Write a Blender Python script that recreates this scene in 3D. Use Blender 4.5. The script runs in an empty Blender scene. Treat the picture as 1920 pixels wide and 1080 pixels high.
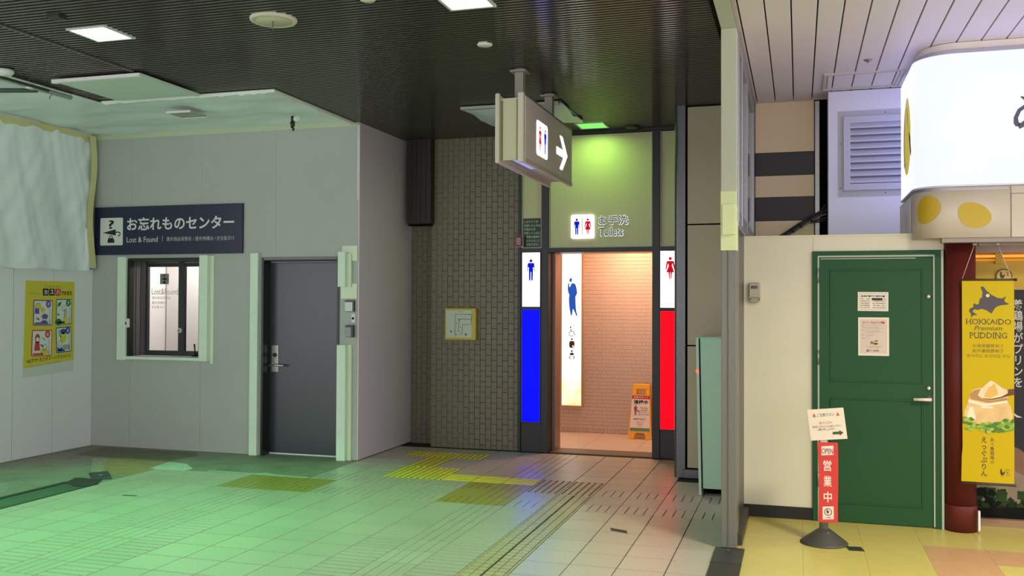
import bpy, bmesh, math, random
from math import sin, cos, pi, radians as R
from mathutils import Vector, Matrix, noise
random.seed(7)
SC = bpy.context.scene
COL = SC.collection

# ------------------------------------------------------------------ camera
def set_camera():
    f, yaw, pitch, roll, h = 1766.48, -0.295391744, 0.0168506318, 0.0039711187, 1.6356
    fwd = Vector((sin(yaw) * cos(pitch), cos(yaw) * cos(pitch), sin(pitch)))
    right = Vector((cos(yaw), -sin(yaw), 0))
    up = right.cross(fwd)
    r2 = cos(roll) * right + sin(roll) * up
    u2 = -sin(roll) * right + cos(roll) * up
    cd = bpy.data.cameras.new('camera')
    cd.sensor_width = 36; cd.lens = f / 1920 * 36; cd.clip_start = .05; cd.clip_end = 200
    co = bpy.data.objects.new('camera', cd)
    m = Matrix((r2, u2, -fwd)).transposed().to_4x4(); m.translation = (0, 0, h)
    co.matrix_world = m
    COL.objects.link(co); SC.camera = co
set_camera()

# ------------------------------------------------------------------ world, exposure, main lights
W = bpy.data.worlds.new('world'); SC.world = W; W.use_nodes = True
W.node_tree.nodes['Background'].inputs[0].default_value = (1.0, .98, 1.0, 1)
W.node_tree.nodes['Background'].inputs[1].default_value = 2.15
SC.view_settings.view_transform = 'Standard'; SC.view_settings.look = 'None'
SC.view_settings.exposure = 0.0; SC.view_settings.gamma = 1; SC.view_settings.use_curve_mapping = False
SC.cycles.max_bounces = 7; SC.cycles.diffuse_bounces = 4; SC.cycles.glossy_bounces = 4
SC.cycles.sample_clamp_indirect = 6.0; SC.cycles.use_denoising = True

def area(name, loc, size, power, col, rot=(0, 0, 0), spread=180, parent=None, sy=None):
    l = bpy.data.lights.new(name, 'AREA'); l.energy = power; l.color = col
    l.shape = 'RECTANGLE'; l.size = size; l.size_y = sy or size; l.spread = R(spread)
    o = bpy.data.objects.new(name, l); COL.objects.link(o); o.location = loc; o.rotation_euler = rot
    if parent: o.parent = parent
    return o
GREEN = (.08, 1, .26)
def spot(name, loc, power, col, ang, blend=.35, parent=None):
    l = bpy.data.lights.new(name, 'SPOT'); l.energy = power; l.color = col; l.spot_size = R(ang); l.spot_blend = blend; l.shadow_soft_size = .12
    o = bpy.data.objects.new(name, l); COL.objects.link(o); o.location = loc
    if parent: o.parent = parent
    return o
P_LAMP1, P_LAMP2, P_LAMP3 = 580, 85, 6.2
# concourse and shop ceiling lights behind the photographer
area('shop_ceiling_light', (2.0, 4.2, 3.45), .6, 165, (1, .95, .70), spread=150)
area('concourse_ceiling_light', (-5.6, 1.6, 3.45), .5, 26, (.2, 1, .34), spread=150)

# ------------------------------------------------------------------ materials
def lin(c):
    return tuple(((x / 255) / 12.92 if x / 255 <= .04045 else ((x / 255 + .055) / 1.055) ** 2.4) for x in c[:3])
MATS = {}
def mat(name, col, rough=.5, metal=0, spec=.5, noise_=None, bump=None, emit=0, ecol=None, rnd=0, coat=0, aniso=0, trans=0, nscale_axis=None):
    if name in MATS: return MATS[name]
    m = bpy.data.materials.new(name); m.use_nodes = True; nt = m.node_tree
    b = nt.nodes['Principled BSDF']; c = lin(col)
    b.inputs['Base Color'].default_value = (*c, 1); b.inputs['Roughness'].default_value = rough
    b.inputs['Metallic'].default_value = metal; b.inputs['Specular IOR Level'].default_value = spec
    if coat: b.inputs['Coat Weight'].default_value = coat; b.inputs['Coat Roughness'].default_value = .08
    if trans: b.inputs['Transmission Weight'].default_value = trans
    if emit:
        b.inputs['Emission Color'].default_value = (*(ecol or c), 1); b.inputs['Emission Strength'].default_value = emit
    N = nt.nodes.new; L = nt.links.new
    tc = None
    if noise_ or bump:
        tc = N('ShaderNodeTexCoord'); mp = N('ShaderNodeMapping'); L(tc.outputs['Object'], mp.inputs[0])
        if nscale_axis: mp.inputs['Scale'].default_value = nscale_axis
    colsock = None
    if noise_:
        sc, amt = noise_[0], noise_[1]
        nz = N('ShaderNodeTexNoise'); nz.inputs['Scale'].default_value = sc; nz.inputs['Detail'].default_value = 6
        nz.inputs['Roughness'].default_value = .65
        L(mp.outputs[0], nz.inputs['Vector'])
        rp = N('ShaderNodeValToRGB'); L(nz.outputs['Fac'], rp.inputs[0])
        rp.color_ramp.elements[0].position = .3; rp.color_ramp.elements[1].position = .72
        c2 = lin(noise_[2]) if len(noise_) > 2 else tuple(x * (1 - amt) for x in c)
        c3 = c if len(noise_) > 2 else tuple(min(1, x * (1 + amt * .5)) for x in c)
        rp.color_ramp.elements[0].color = (*c2, 1); rp.color_ramp.elements[1].color = (*c3, 1)
        colsock = rp.outputs[0]
    if rnd:
        oi = N('ShaderNodeObjectInfo'); mr = N('ShaderNodeMapRange')
        mr.inputs['To Min'].default_value = 1 - rnd; mr.inputs['To Max'].default_value = 1 + rnd * .6
        L(oi.outputs['Random'], mr.inputs[0])
        mx = N('ShaderNodeMix'); mx.data_type = 'RGBA'; mx.blend_type = 'MULTIPLY'; mx.inputs[0].default_value = 1
        if colsock: L(colsock, mx.inputs[6])
        else: mx.inputs[6].default_value = (*c, 1)
        L(mr.outputs[0], mx.inputs[7]); colsock = mx.outputs[2]
    if colsock: L(colsock, b.inputs['Base Color'])
    if bump:
        nb = N('ShaderNodeTexNoise'); nb.inputs['Scale'].default_value = bump[0]; nb.inputs['Detail'].default_value = 4
        L(mp.outputs[0], nb.inputs['Vector'])
        bp = N('ShaderNodeBump'); bp.inputs['Strength'].default_value = bump[1]; bp.inputs['Distance'].default_value = .01
        L(nb.outputs['Fac'], bp.inputs['Height']); L(bp.outputs[0], b.inputs['Normal'])
    MATS[name] = m
    return m
def glow(name, col, s, e=None):
    if e: return mat(name, tuple(x * .35 for x in col), .35, spec=.25, emit=s, ecol=e)
    m = mat(name, tuple(x * .15 for x in col), .45, spec=.1, emit=s, ecol=lin(col)); return m

# ------------------------------------------------------------------ mesh builder
ORG = {}
class Fr:
    """a plane in the place: origin, right, up; the normal points to the viewer of the plane"""
    def __init__(s, o, u=(1, 0, 0), v=(0, 0, 1)):
        s.o = Vector(o); s.u = Vector(u).normalized(); s.v = Vector(v).normalized(); s.n = s.u.cross(s.v)
    def p(s, u, v, w=0): return s.o + s.u * u + s.v * v + s.n * w
    def at(s, u, v, w=0, ang=0):
        return Fr(s.p(u, v, w), s.u * cos(ang) + s.v * sin(ang), -s.u * sin(ang) + s.v * cos(ang))
class MB:
    def __init__(s): s.v = []; s.f = []; s.m = []; s.sm = []; s.nb = 0
    def add(s, vs, fs, mi=0, smooth=False):
        k = len(s.v); s.v += [Vector(p) for p in vs]
        for f in fs: s.f.append([i + k for i in f]); s.m.append(mi); s.sm.append(smooth)
        return s
    def box(s, x0, x1, y0, y1, z0, z1, mi=0):
        e = 1.2e-4 * (s.nb % 6); s.nb += 1                    # keeps touching boxes of one mesh from sharing a plane
        x0 -= e; x1 += e; y0 -= e; y1 += e; z0 -= e; z1 += e
        v = [(x, y, z) for z in (z0, z1) for y in (y0, y1) for x in (x0, x1)]
        return s.add(v, [(0, 2, 3, 1), (4, 5, 7, 6), (0, 1, 5, 4), (2, 6, 7, 3), (0, 4, 6, 2), (1, 3, 7, 5)], mi)
    def fbox(s, fr, u0, u1, v0, v1, w0, w1, mi=0):
        return s.prism(fr, [(u0, v0), (u1, v0), (u1, v1), (u0, v1)], w0, w1, mi)
    def prism(s, fr, pts, w0, w1, mi=0, smooth=False, caps=True):
        n = len(pts); v = [fr.p(a, b, w0) for a, b in pts] + [fr.p(a, b, w1) for a, b in pts]
        if caps: s.add(v, [list(range(n))[::-1], list(range(n, 2 * n))], mi)
        else: s.add(v, [], mi)
        k = len(s.v) - 2 * n
        for i in range(n):
            j = (i + 1) % n
            s.f.append([k + i, k + j, k + n + j, k + n + i]); s.m.append(mi); s.sm.append(smooth)
        return s
    def flat(s, fr, pts, w=0, mi=0):
        return s.add([fr.p(a, b, w) for a, b in pts], [list(range(len(pts)))], mi)
    def tube(s, path, r, n=8, mi=0, caps=True):
        path = [Vector(p) for p in path]; rings = []
        for i, p in enumerate(path):
            d = (path[min(i + 1, len(path) - 1)] - path[max(i - 1, 0)]).normalized()
            a = d.orthogonal().normalized() if i == 0 else (a - d * a.dot(d)).normalized()
            b = d.cross(a); rr = r[i] if isinstance(r, (list, tuple)) else r
            rings.append([p + (a * cos(2 * pi * k / n) + b * sin(2 * pi * k / n)) * rr for k in range(n)])
        fs = [(i * n + k, i * n + (k + 1) % n, (i + 1) * n + (k + 1) % n, (i + 1) * n + k) for i in range(len(path) - 1) for k in range(n)]
        s.add([q for g in rings for q in g], fs, mi, True)
        if caps:
            k0 = len(s.v) - n * len(path)
            s.f += [[k0 + k for k in range(n)][::-1], [k0 + n * (len(path) - 1) + k for k in range(n)]]; s.m += [mi, mi]; s.sm += [False, False]
        return s
    def lathe(s, prof, c, n=24, mi=0, axis=None, smooth=True):
        ax = (axis or Vector((0, 0, 1))).normalized(); a = ax.orthogonal().normalized(); b = ax.cross(a); c = Vector(c)
        v = [c + ax * z + (a * cos(2 * pi * k / n) + b * sin(2 * pi * k / n)) * r for r, z in prof for k in range(n)]
        fs = [(i * n + k, i * n + (k + 1) % n, (i + 1) * n + (k + 1) % n, (i + 1) * n + k) for i in range(len(prof) - 1) for k in range(n)]
        s.add(v, fs, mi, smooth); k0 = len(s.v) - n * len(prof)
        s.f += [[k0 + k for k in range(n)][::-1], [k0 + n * (len(prof) - 1) + k for k in range(n)]]; s.m += [mi, mi]; s.sm += [False, False]
        return s
    def mesh(s, name, mats, org=Vector((0, 0, 0)), bevel=0, seg=1):
        me = bpy.data.meshes.new(name)
        me.from_pydata([p - org for p in s.v], [], s.f)
        for m in (mats if isinstance(mats, (list, tuple)) else [mats]): me.materials.append(m)
        me.polygons.foreach_set('material_index', s.m); me.polygons.foreach_set('use_smooth', s.sm)
        bm = bmesh.new(); bm.from_mesh(me)
        bmesh.ops.recalc_face_normals(bm, faces=bm.faces)
        if bevel:
            es = [e for e in bm.edges if len(e.link_faces) == 2 and e.calc_face_angle(0) > .7]
            bmesh.ops.bevel(bm, geom=es, offset=bevel, segments=seg, affect='EDGES', profile=.5, clamp_overlap=True)
        bm.to_mesh(me); bm.free(); me.update()
        return me
    def flatmesh(s, name, mats, org):
        me = bpy.data.meshes.new(name); me.from_pydata([p - org for p in s.v], [], s.f)
        for m in (mats if isinstance(mats, (list, tuple)) else [mats]): me.materials.append(m)
        me.polygons.foreach_set('material_index', s.m); me.update(); return me
    def build(s, name, mats, parent=None, bevel=0, seg=1, print_=False):
        if parent is not None: org = ORG[parent.name]
        else:
            xs = [p.x for p in s.v]; ys = [p.y for p in s.v]; zs = [p.z for p in s.v]
            org = Vector(((min(xs) + max(xs)) / 2, (min(ys) + max(ys)) / 2, min(zs)))
        me = s.flatmesh(name, mats, org) if print_ else s.mesh(name, mats, org, bevel, seg)
        o = bpy.data.objects.new(name, me); COL.objects.link(o)
        if parent is not None: o.parent = parent
        else: o.location = org
        ORG[o.name] = org
        return o
def tag(o, label=None, cat=None, group=None, kind=None):
    if label: o['label'] = label
    if cat: o['category'] = cat
    if group: o['group'] = group
    if kind: o['kind'] = kind
    return o
def thing(name, loc, label=None, cat=None, group=None, kind=None):
    o = bpy.data.objects.new(name, None); COL.objects.link(o); o.location = loc; o.empty_display_size = .1
    ORG[o.name] = Vector(loc)
    return tag(o, label, cat, group, kind)
def circ(cx, cy, r, n=20, ry=None, a0=0, a1=2 * pi):
    full = abs(a1 - a0 - 2 * pi) < 1e-6
    return [(cx + r * cos(a0 + (a1 - a0) * k / (n if full else n - 1)), cy + (ry or r) * sin(a0 + (a1 - a0) * k / (n if full else n - 1))) for k in range(n)]
def rr(u0, v0, u1, v1, r, n=4):
    out = []
    for cx, cy, a in ((u1 - r, v0 + r, -pi / 2), (u1 - r, v1 - r, 0), (u0 + r, v1 - r, pi / 2), (u0 + r, v0 + r, pi)):
        out += [(cx + r * cos(a + pi / 2 * k / n), cy + r * sin(a + pi / 2 * k / n)) for k in range(n + 1)]
    return out
def ring(mb, fr, cx, cy, r0, r1, w, mi=0, n=28, a0=0, a1=2 * pi):
    for k in range(n):
        a = a0 + (a1 - a0) * k / n; b = a0 + (a1 - a0) * (k + 1) / n
        mb.flat(fr, [(cx + r0 * cos(a), cy + r0 * sin(a)), (cx + r1 * cos(a), cy + r1 * sin(a)), (cx + r1 * cos(b), cy + r1 * sin(b)), (cx + r0 * cos(b), cy + r0 * sin(b))], w, mi)
def stroke(mb, fr, pts, wd, w, mi=0):
    """a flat brush line through pts; wd one width or one per point"""
    n = len(pts); L = []; Rr = []
    for i, (x, y) in enumerate(pts):
        x0, y0 = pts[max(0, i - 1)]; x1, y1 = pts[min(n - 1, i + 1)]
        d = math.hypot(x1 - x0, y1 - y0) or 1; nx, ny = -(y1 - y0) / d, (x1 - x0) / d
        h = (wd[i] if isinstance(wd, (list, tuple)) else wd) / 2
        L.append((x + nx * h, y + ny * h)); Rr.append((x - nx * h, y - ny * h))
    for i in range(n - 1): mb.flat(fr, [Rr[i], Rr[i + 1], L[i + 1], L[i]], w, mi)
def holed(mb, x0, x1, z0, z1, y0, y1, holes, mi=0):
    xs = sorted({x0, x1, *[min(max(h[k], x0), x1) for h in holes for k in (0, 1)]})
    zs = sorted({z0, z1, *[min(max(h[k], z0), z1) for h in holes for k in (2, 3)]})
    for a, b in zip(xs, xs[1:]):
        for c, d in zip(zs, zs[1:]):
            mx, mz = (a + b) / 2, (c + d) / 2
            if any(h[0] < mx < h[1] and h[2] < mz < h[3] for h in holes): continue
            mb.box(a, b, y0, y1, c, d, mi)
# ---- lettering: built-in font (falls back to CJK), converted to flat mesh and fitted to a box on a plane
_DG = None
def text(s, fr, u0, v0, u1, v1, w, m, parent, name='lettering', bold=0.0, keep=False, shear=0, res=3):
    cu = bpy.data.curves.new('t', 'FONT'); cu.body = s; cu.resolution_u = res; cu.offset = bold; cu.shear = shear
    cu.fill_mode = 'FRONT'
    to = bpy.data.objects.new('t', cu); COL.objects.link(to)
    me = bpy.data.meshes.new_from_object(to.evaluated_get(_dg()))
    bpy.data.objects.remove(to); bpy.data.curves.remove(cu)
    if not me.vertices: return None
    xs = [q.co.x for q in me.vertices]; ys = [q.co.y for q in me.vertices]
    a, b, c, d = min(xs), max(xs), min(ys), max(ys)
    su = (u1 - u0) / (b - a); sv = (v1 - v0) / max(1e-6, d - c)
    if keep:
        k = min(su, sv); du = ((u1 - u0) - k * (b - a)) / 2; su = sv = k; u0 += du
    org = ORG[parent.name] if parent is not None else fr.p(u0, v0, w)
    for q in me.vertices: q.co = fr.p(u0 + (q.co.x - a) * su, v0 + (q.co.y - c) * sv, w) - org
    me.name = name; me.materials.clear(); me.materials.append(m)
    o = bpy.data.objects.new(name, me); COL.objects.link(o)
    if parent is not None: o.parent = parent
    else: o.location = org
    ORG[o.name] = org
    return o
def _dg():
    d = bpy.context.evaluated_depsgraph_get(); d.update(); return d
def vtext(s, fr, uc, v1, size, pitch, w, m, parent, name='lettering', bold=0.0):
    """vertical writing as one part"""
    return text('\n'.join(s), fr, uc - size / 2, v1 - pitch * len(s), uc + size / 2, v1, w, m, parent, name, bold)
FRONT = lambda x, y, z: Fr((x, y, z))                      # plane facing the concourse (-Y)

def man(mb, fr, cx, b, h, w, mi=0):
    mb.flat(fr, circ(cx, b + .925 * h, .075 * h, 16), w, mi)
    mb.flat(fr, rr(cx - .17 * h, b + .62 * h, cx + .17 * h, b + .83 * h, .07 * h, 4), w, mi)
    mb.flat(fr, [(cx - .105 * h, b + .40 * h), (cx + .105 * h, b + .40 * h), (cx + .105 * h, b + .7 * h), (cx - .105 * h, b + .7 * h)], w, mi)
    for s in (-1, 1):
        a = [(cx + s * .125 * h, b + .44 * h), (cx + s * .17 * h, b + .44 * h), (cx + s * .17 * h, b + .72 * h), (cx + s * .125 * h, b + .72 * h)]
        l = [(cx + s * .015 * h, b), (cx + s * .095 * h, b), (cx + s * .105 * h, b + .45 * h), (cx + s * .01 * h, b + .45 * h)]
        mb.flat(fr, a if s > 0 else a[::-1], w, mi); mb.flat(fr, l if s > 0 else l[::-1], w, mi)
def woman(mb, fr, cx, b, h, w, mi=0):
    mb.flat(fr, circ(cx, b + .925 * h, .075 * h, 16), w, mi)
    mb.flat(fr, [(cx - .19 * h, b + .30 * h), (cx + .19 * h, b + .30 * h), (cx + .07 * h, b + .6 * h), (cx + .13 * h, b + .82 * h), (cx - .13 * h, b + .82 * h), (cx - .07 * h, b + .6 * h)], w, mi)
    for s in (-1, 1):
        a = [(cx + s * .12 * h, b + .82 * h), (cx + s * .10 * h, b + .70 * h), (cx + s * .17 * h, b + .42 * h), (cx + s * .215 * h, b + .43 * h), (cx + s * .17 * h, b + .78 * h)]
        l = [(cx + s * .01 * h, b), (cx + s * .05 * h, b), (cx + s * .085 * h, b + .32 * h), (cx + s * .01 * h, b + .32 * h)]
        mb.flat(fr, a[::-1] if s > 0 else a, w, mi); mb.flat(fr, l if s > 0 else l[::-1], w, mi)
def hen(mb, fr, cx, cy, s, w, mi=0):
    """little hen seen from the side, facing left"""
    mb.flat(fr, [(cx - .10 * s, cy + .50 * s), (cx - .28 * s, cy + .42 * s), (cx - .40 * s, cy + .34 * s), (cx - .27 * s, cy + .30 * s), (cx - .32 * s, cy), (cx - .22 * s, cy - .30 * s),
        (cx + .0 * s, cy - .42 * s), (cx + .22 * s, cy - .30 * s), (cx + .34 * s, cy - .02 * s), (cx + .40 * s, cy + .28 * s), (cx + .20 * s, cy + .08 * s), (cx + .02 * s, cy + .06 * s), (cx - .06 * s, cy + .30 * s)], w, mi)
    mb.flat(fr, circ(cx - .16 * s, cy + .5 * s, .09 * s, 8), w, mi)
    mb.flat(fr, [(cx - .04 * s, cy - .56 * s), (cx + .03 * s, cy - .56 * s), (cx + .03 * s, cy - .38 * s), (cx - .04 * s, cy - .38 * s)], w, mi)
    mb.flat(fr, [(cx - .14 * s, cy - .57 * s), (cx + .07 * s, cy - .57 * s), (cx + .07 * s, cy - .52 * s), (cx - .14 * s, cy - .52 * s)], w, mi)
# ------------------------------------------------------------------ material palette
M_TILE = mat('floor tile stone', (196, 186, 172), .34, spec=.55, noise_=(90, .22), bump=(160, .06), rnd=.06)
M_TILE_OLIVE = mat('olive floor tile', (176, 152, 72), .40, noise_=(60, .18), rnd=.05)
M_TACT = mat('yellow tactile tile', (194, 178, 58), .5, noise_=(50, .18), bump=(120, .08), rnd=.05)
M_TACT_TOP = mat('yellow tactile stud', (232, 214, 70), .45)
M_TACT_BEIGE = mat('buff tactile tile', (192, 178, 138), .42, noise_=(60, .2), bump=(140, .08), rnd=.06)
M_STUD_DARK = mat('worn and shaded stud', (64, 56, 40), .6)  # dark colour stands for dirt and for the shading of side-lit studs
M_GROUT = mat('dark grout', (48, 45, 40), .85, noise_=(20, .25))
M_CONC = mat('bare concrete floor', (150, 145, 134), .7, noise_=(3.2, .30), bump=(14, .25))
M_LFW = mat('painted partition panel', (180, 184, 178), .55, noise_=(1.6, .05))
M_LFW_GAP = mat('panel joint', (90, 90, 86), .8)
M_SLAT = mat('dark bronze ceiling slat', (64, 60, 53), .11, spec=1.0)
M_DARK = mat('black ceiling void', (8, 8, 7), .9, spec=.1)
M_BRICK = mat('glazed grey brown brick', (126, 118, 100), .42, spec=.4, noise_=(30, .18), rnd=.08)
M_MORTAR = mat('dark mortar', (44, 41, 35), .9)
M_BLACKF = mat('black window frame', (22, 22, 24), .4)
M_HEADER = mat('pale cream header panel', (196, 186, 150), .5)
M_ALU = mat('brushed aluminium', (168, 168, 166), .38, metal=.85, noise_=(40, .12))
M_STEEL = mat('stainless steel', (104, 104, 106), .36, metal=.9, noise_=(60, .2))
M_BEIGE = mat('beige metal wall panel', (184, 168, 140), .45)
M_CHAR = mat('charcoal wall panel', (56, 50, 50), .5)
M_WHITEW = mat('cream white wall panel', (222, 216, 190), .5, noise_=(1.5, .03))
M_BASEB = mat('black baseboard', (26, 22, 20), .5)
M_BOARD = mat('white ceiling board', (232, 220, 206), .45)
M_PINKT = mat('restroom wall tile', (206, 184, 168), .35, noise_=(40, .08), rnd=.03)
M_PINKJ = mat('restroom tile joint', (184, 162, 146), .8)
M_WHITE = mat('white enamel', (224, 224, 224), .4)
M_YFLOOR = mat('pale yellow vinyl tile', (206, 190, 106), .32, noise_=(8, .08), rnd=.03)
M_PFLOOR = mat('salmon vinyl tile', (204, 158, 116), .34, noise_=(8, .1), rnd=.03)
M_OFFW = mat('office white wall', (238, 232, 228), .6)

X0, TS, YB = -1.082, .3, 7.3
gx = lambda i: X0 + TS * i
gy = lambda j: YB + TS * j
ZC = 3.523

# ------------------------------------------------------------------ concourse floor
fl = thing('floor', (0, 0, 0), kind='structure')
mb = MB(); mb.box(-10, -.40, -2, 10.2, -.12, -.008); mb.box(-4.6, -2.9, 10.19, 10.6, -.12, -.008); mb.build('grout_bed', M_GROUT, fl)
J = .0038
def tmesh(kind):
    b = MB(); a0, a1 = .0034, TS - .0034; T = Fr((0, 0, 0), (1, 0, 0), (0, 1, 0))
    def bar(u0, u1, v0, v1, z0=-.012, z1=0, mi=0): b.box(u0, u1, v0, v1, z0, z1, mi)
    if kind == 'plain':
        b.add([(a0, J, -.012), (a1, J, -.012), (a1, TS - J, -.012), (a0, TS - J, -.012), (a0 + .001, J + .001, 0), (a1 - .001, J + .001, 0), (a1 - .001, TS - J - .001, 0), (a0 + .001, TS - J - .001, 0)],
              [(4, 5, 6, 7), (0, 1, 5, 4), (1, 2, 6, 5), (2, 3, 7, 6), (3, 0, 4, 7)])
    elif kind == 'across':                                     # grooves running left to right
        n = 4
        for k in range(n): bar(a0, a1, .075 * k + .0045, .075 * (k + 1) - .0045)
    elif kind == 'along':                                      # grooves running away from the camera
        n = 4
        for k in range(n): bar(.075 * k + .0034, .075 * (k + 1) - .0034, a0, a1)
    elif kind == 'across4':
        n = 4
        for k in range(n): bar(a0, a1, a0 + (a1 - a0) * k / n + .004, a0 + (a1 - a0) * (k + 1) / n - .004)
    elif kind == 'dash':                                       # three short grooves
        bar(a0, a1, a0, a0 + .02); bar(a0, a1, a1 - .02, a1)
        for k in range(4):
            bar(a0 + (a1 - a0) * k / 4 + (.0045 if k else 0), a0 + (a1 - a0) * (k + 1) / 4 - (.0045 if k < 3 else 0), a0 + .02, a1 - .02)
    elif kind in ('dots', 'beigedots'):
        b.box(a0, a1, a0, a1, -.012, 0)
        for i in range(5):
            for j in range(5):
                c = (.03 + .06 * i, .03 + .06 * j); r0, r1 = (.0155, .0105) if kind == 'dots' else (.0115, .008)
                n = 6
                v = [(c[0] + r * cos(2 * pi * k / n), c[1] + r * sin(2 * pi * k / n), z) for r, z in ((r0, 0), (r1, .005)) for k in range(n)]
                b.add(v, [(k, (k + 1) % n, n + (k + 1) % n, n + k) for k in range(n)] + [tuple(range(n, 2 * n))], 1)
    elif kind in ('barsx', 'barsy'):
        b.box(a0, a1, a0, a1, -.012, 0)
        for k in range(4):
            c = .0375 + .075 * k
            if kind == 'barsx': b.add([(a0, c - .014, 0), (a1, c - .014, 0), (a1, c + .014, 0), (a0, c + .014, 0), (a0, c - .009, .005), (a1, c - .009, .005), (a1, c + .009, .005), (a0, c + .009, .005)], [(4, 5, 6, 7), (0, 1, 5, 4), (2, 3, 7, 6), (1, 2, 6, 5), (3, 0, 4, 7)], 1)
            else: b.add([(c - .014, a0, 0), (c + .014, a0, 0), (c + .014, a1, 0), (c - .014, a1, 0), (c - .009, a0, .005), (c + .009, a0, .005), (c + .009, a1, .005), (c - .009, a1, .005)], [(4, 5, 6, 7), (0, 1, 5, 4), (2, 3, 7, 6), (1, 2, 6, 5), (3, 0, 4, 7)], 1)
    elif kind == 'ladder':                                     # rows of low raised pads, two double tracks
        b.box(a0, a1, a0, a1, -.012, -.006, 1)
        us = [(.004, .016), (.024, .080), (.088, .140), (.160, .212), (.220, .276), (.284, .296)]
        for k, (u0, u1) in enumerate(us):
            if k in (0, 5): bar(u0, u1, a0, a1, -.006, 0); continue
            for q in range(4): bar(u0, u1, .075 * q + .0055, .075 * q + .0695, -.007, .002)
    mm = {'dots': [M_TACT, M_TACT_TOP], 'beigedots': [M_TACT_BEIGE, M_STUD_DARK], 'barsx': [M_TACT, M_TACT_TOP], 'barsy': [M_TACT, M_TACT_TOP], 'ladder': [M_TACT_BEIGE, M_GROUT]}.get(kind, [M_TILE])
    return b.mesh('tile', mm)
TM = {}
def tile_kind(i, j):
    x, y = gx(i) + .15, gy(j) + .15
    if x < -5.95 or x > -.5: return None
    if y > 7.9 and x < -4.38: return None
    if y > 10.08: return None
    if y > 8.95 and x > -1.08: return None
    if i in (-9, -8) and j in (3, 4): return 'dots'
    if i in (-7, -6, -5) and j == 3: return 'barsx'
    if i == -9 and j in (5, 6): return 'barsy'
    if i in (-10, -9, -8) and j == 7: return 'dots'
    if i in (-4, -3) and j in (2, 3): return 'beigedots'
    if i == -3 and j < 2: return 'ladder'
    if j in (0, 2):
        if i in (-5, -12): return 'along'
        return 'dash'
    if j == 1: return 'along' if i in (-5, -12) else 'across4'
    if i in (-12, -5): return 'along'
    if i in (-13, -11) and j < 0: return 'across'
    if i in (-6, -4) and (j < 0 or (j > 2 and i == -4)): return 'across'
    return 'plain'
spots = []
for i in range(-17, 2):
    for j in range(-12, 10):
        k = tile_kind(i, j)
        if k: spots.append((math.hypot(gx(i) + .15, gy(j) + .15) + (50 if gy(j) < 4.2 or (gx(i) < -4.6 and gy(j) < 4.6) or (i > -2 and gy(j) < 5.0) else 0), i, j, k))
spots.sort()
hb = MB(); hb.box(0, .161, J, TS - J, -.012, 0); HT = hb.mesh('tile', M_TILE)
for j in range(-11, 2):
    if gy(j) > 4.5: o = bpy.data.objects.new('tile', HT); COL.objects.link(o); o.parent = fl; o.location = (-6.046, gy(j), 0)
rest = MB()
for n, (d, i, j, k) in enumerate(spots):
    olive = (i in (-6, -5) and 0 <= j <= 2) or (i in (-13, -12, -11) and 0 <= j <= 1)
    key = (k, olive)
    if key not in TM:
        me = tmesh(k)
        if olive: me.materials[0] = M_TILE_OLIVE
        TM[key] = me
    if n < 288:
        o = bpy.data.objects.new('tile', TM[key]); COL.objects.link(o); o.parent = fl; o.location = (gx(i), gy(j), 0)
    elif k in ('plain', 'dash', 'across', 'along', 'across4', 'ladder'):
        rest.box(gx(i) + J, gx(i) + TS - J, gy(j) + J, gy(j) + TS - J, -.012, 0)
    else:
        rest.box(gx(i) + J, gx(i) + TS - J, gy(j) + J, gy(j) + TS - J, -.012, 0)
if rest.v: tag(rest.build('outer_tile', M_TILE, fl), kind='stuff')
FL = Fr((0, 0, 0), (1, 0, 0), (0, 1, 0))
mb = MB()
mb.prism(FL, [(-9, 2), (-6.385, 2), (-6.385, 7.02), (-6.05, 7.02), (-6.05, 7.9), (-4.385, 7.9), (-4.385, 9.05), (-9, 9.05)], -.012, -.001)
mb.build('concrete_slab', M_CONC, fl)
mb = MB(); mb.prism(FL, [(-6.39, 2), (-6.02, 2), (-6.02, 7.02), (-6.39, 7.02)], -.012, -.004); mb.build('filled_strip', mat('dark green floor filler', (70, 104, 80), .55, noise_=(4, .35)), fl)
mb = MB(); mb.box(-6.40, -6.345, 2, 7.02, -.012, .001); mb.box(-6.055, -6.02, 2, 7.02, -.012, .001); mb.box(-6.40, -6.02, 6.99, 7.06, -.012, .001); mb.build('strip_edging', mat('dark strip edging', (40, 52, 46), .6), fl)
def patch(name, pts, col, h=.0008, rough=.6, ns=(6, .2)):
    b = MB(); b.prism(FL, pts, -.01, h); return b.build(name, mat(name.replace('_', ' '), col, rough, noise_=ns), fl)
patch('tan_floor_patch', [(-7.06, 8.224), (-6.19, 8.249), (-6.06, 7.9), (-6.06, 7.44), (-6.15, 7.43), (-6.48, 7.62)], (170, 146, 100))
patch('dark_floor_patch', [(-7.5, 8.86), (-7.44, 8.35), (-7.10, 8.29), (-6.23, 8.32), (-6.15, 8.70), (-6.3, 8.86)], (112, 110, 88), h=.0012)
patch('white_floor_patch', [(-6.12, 7.87), (-6.18, 8.258), (-5.93, 8.2), (-5.71, 7.995), (-5.725, 7.872)], (206, 214, 206), h=.0017)
patch('adhesive_mark', [(-5.5, 7.93), (-4.40, 7.90), (-4.40, 7.945), (-4.75, 7.955), (-4.9, 8.02), (-5.0, 7.96), (-5.5, 7.965)], (196, 200, 188), h=.0014, ns=(20, .35))
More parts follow.
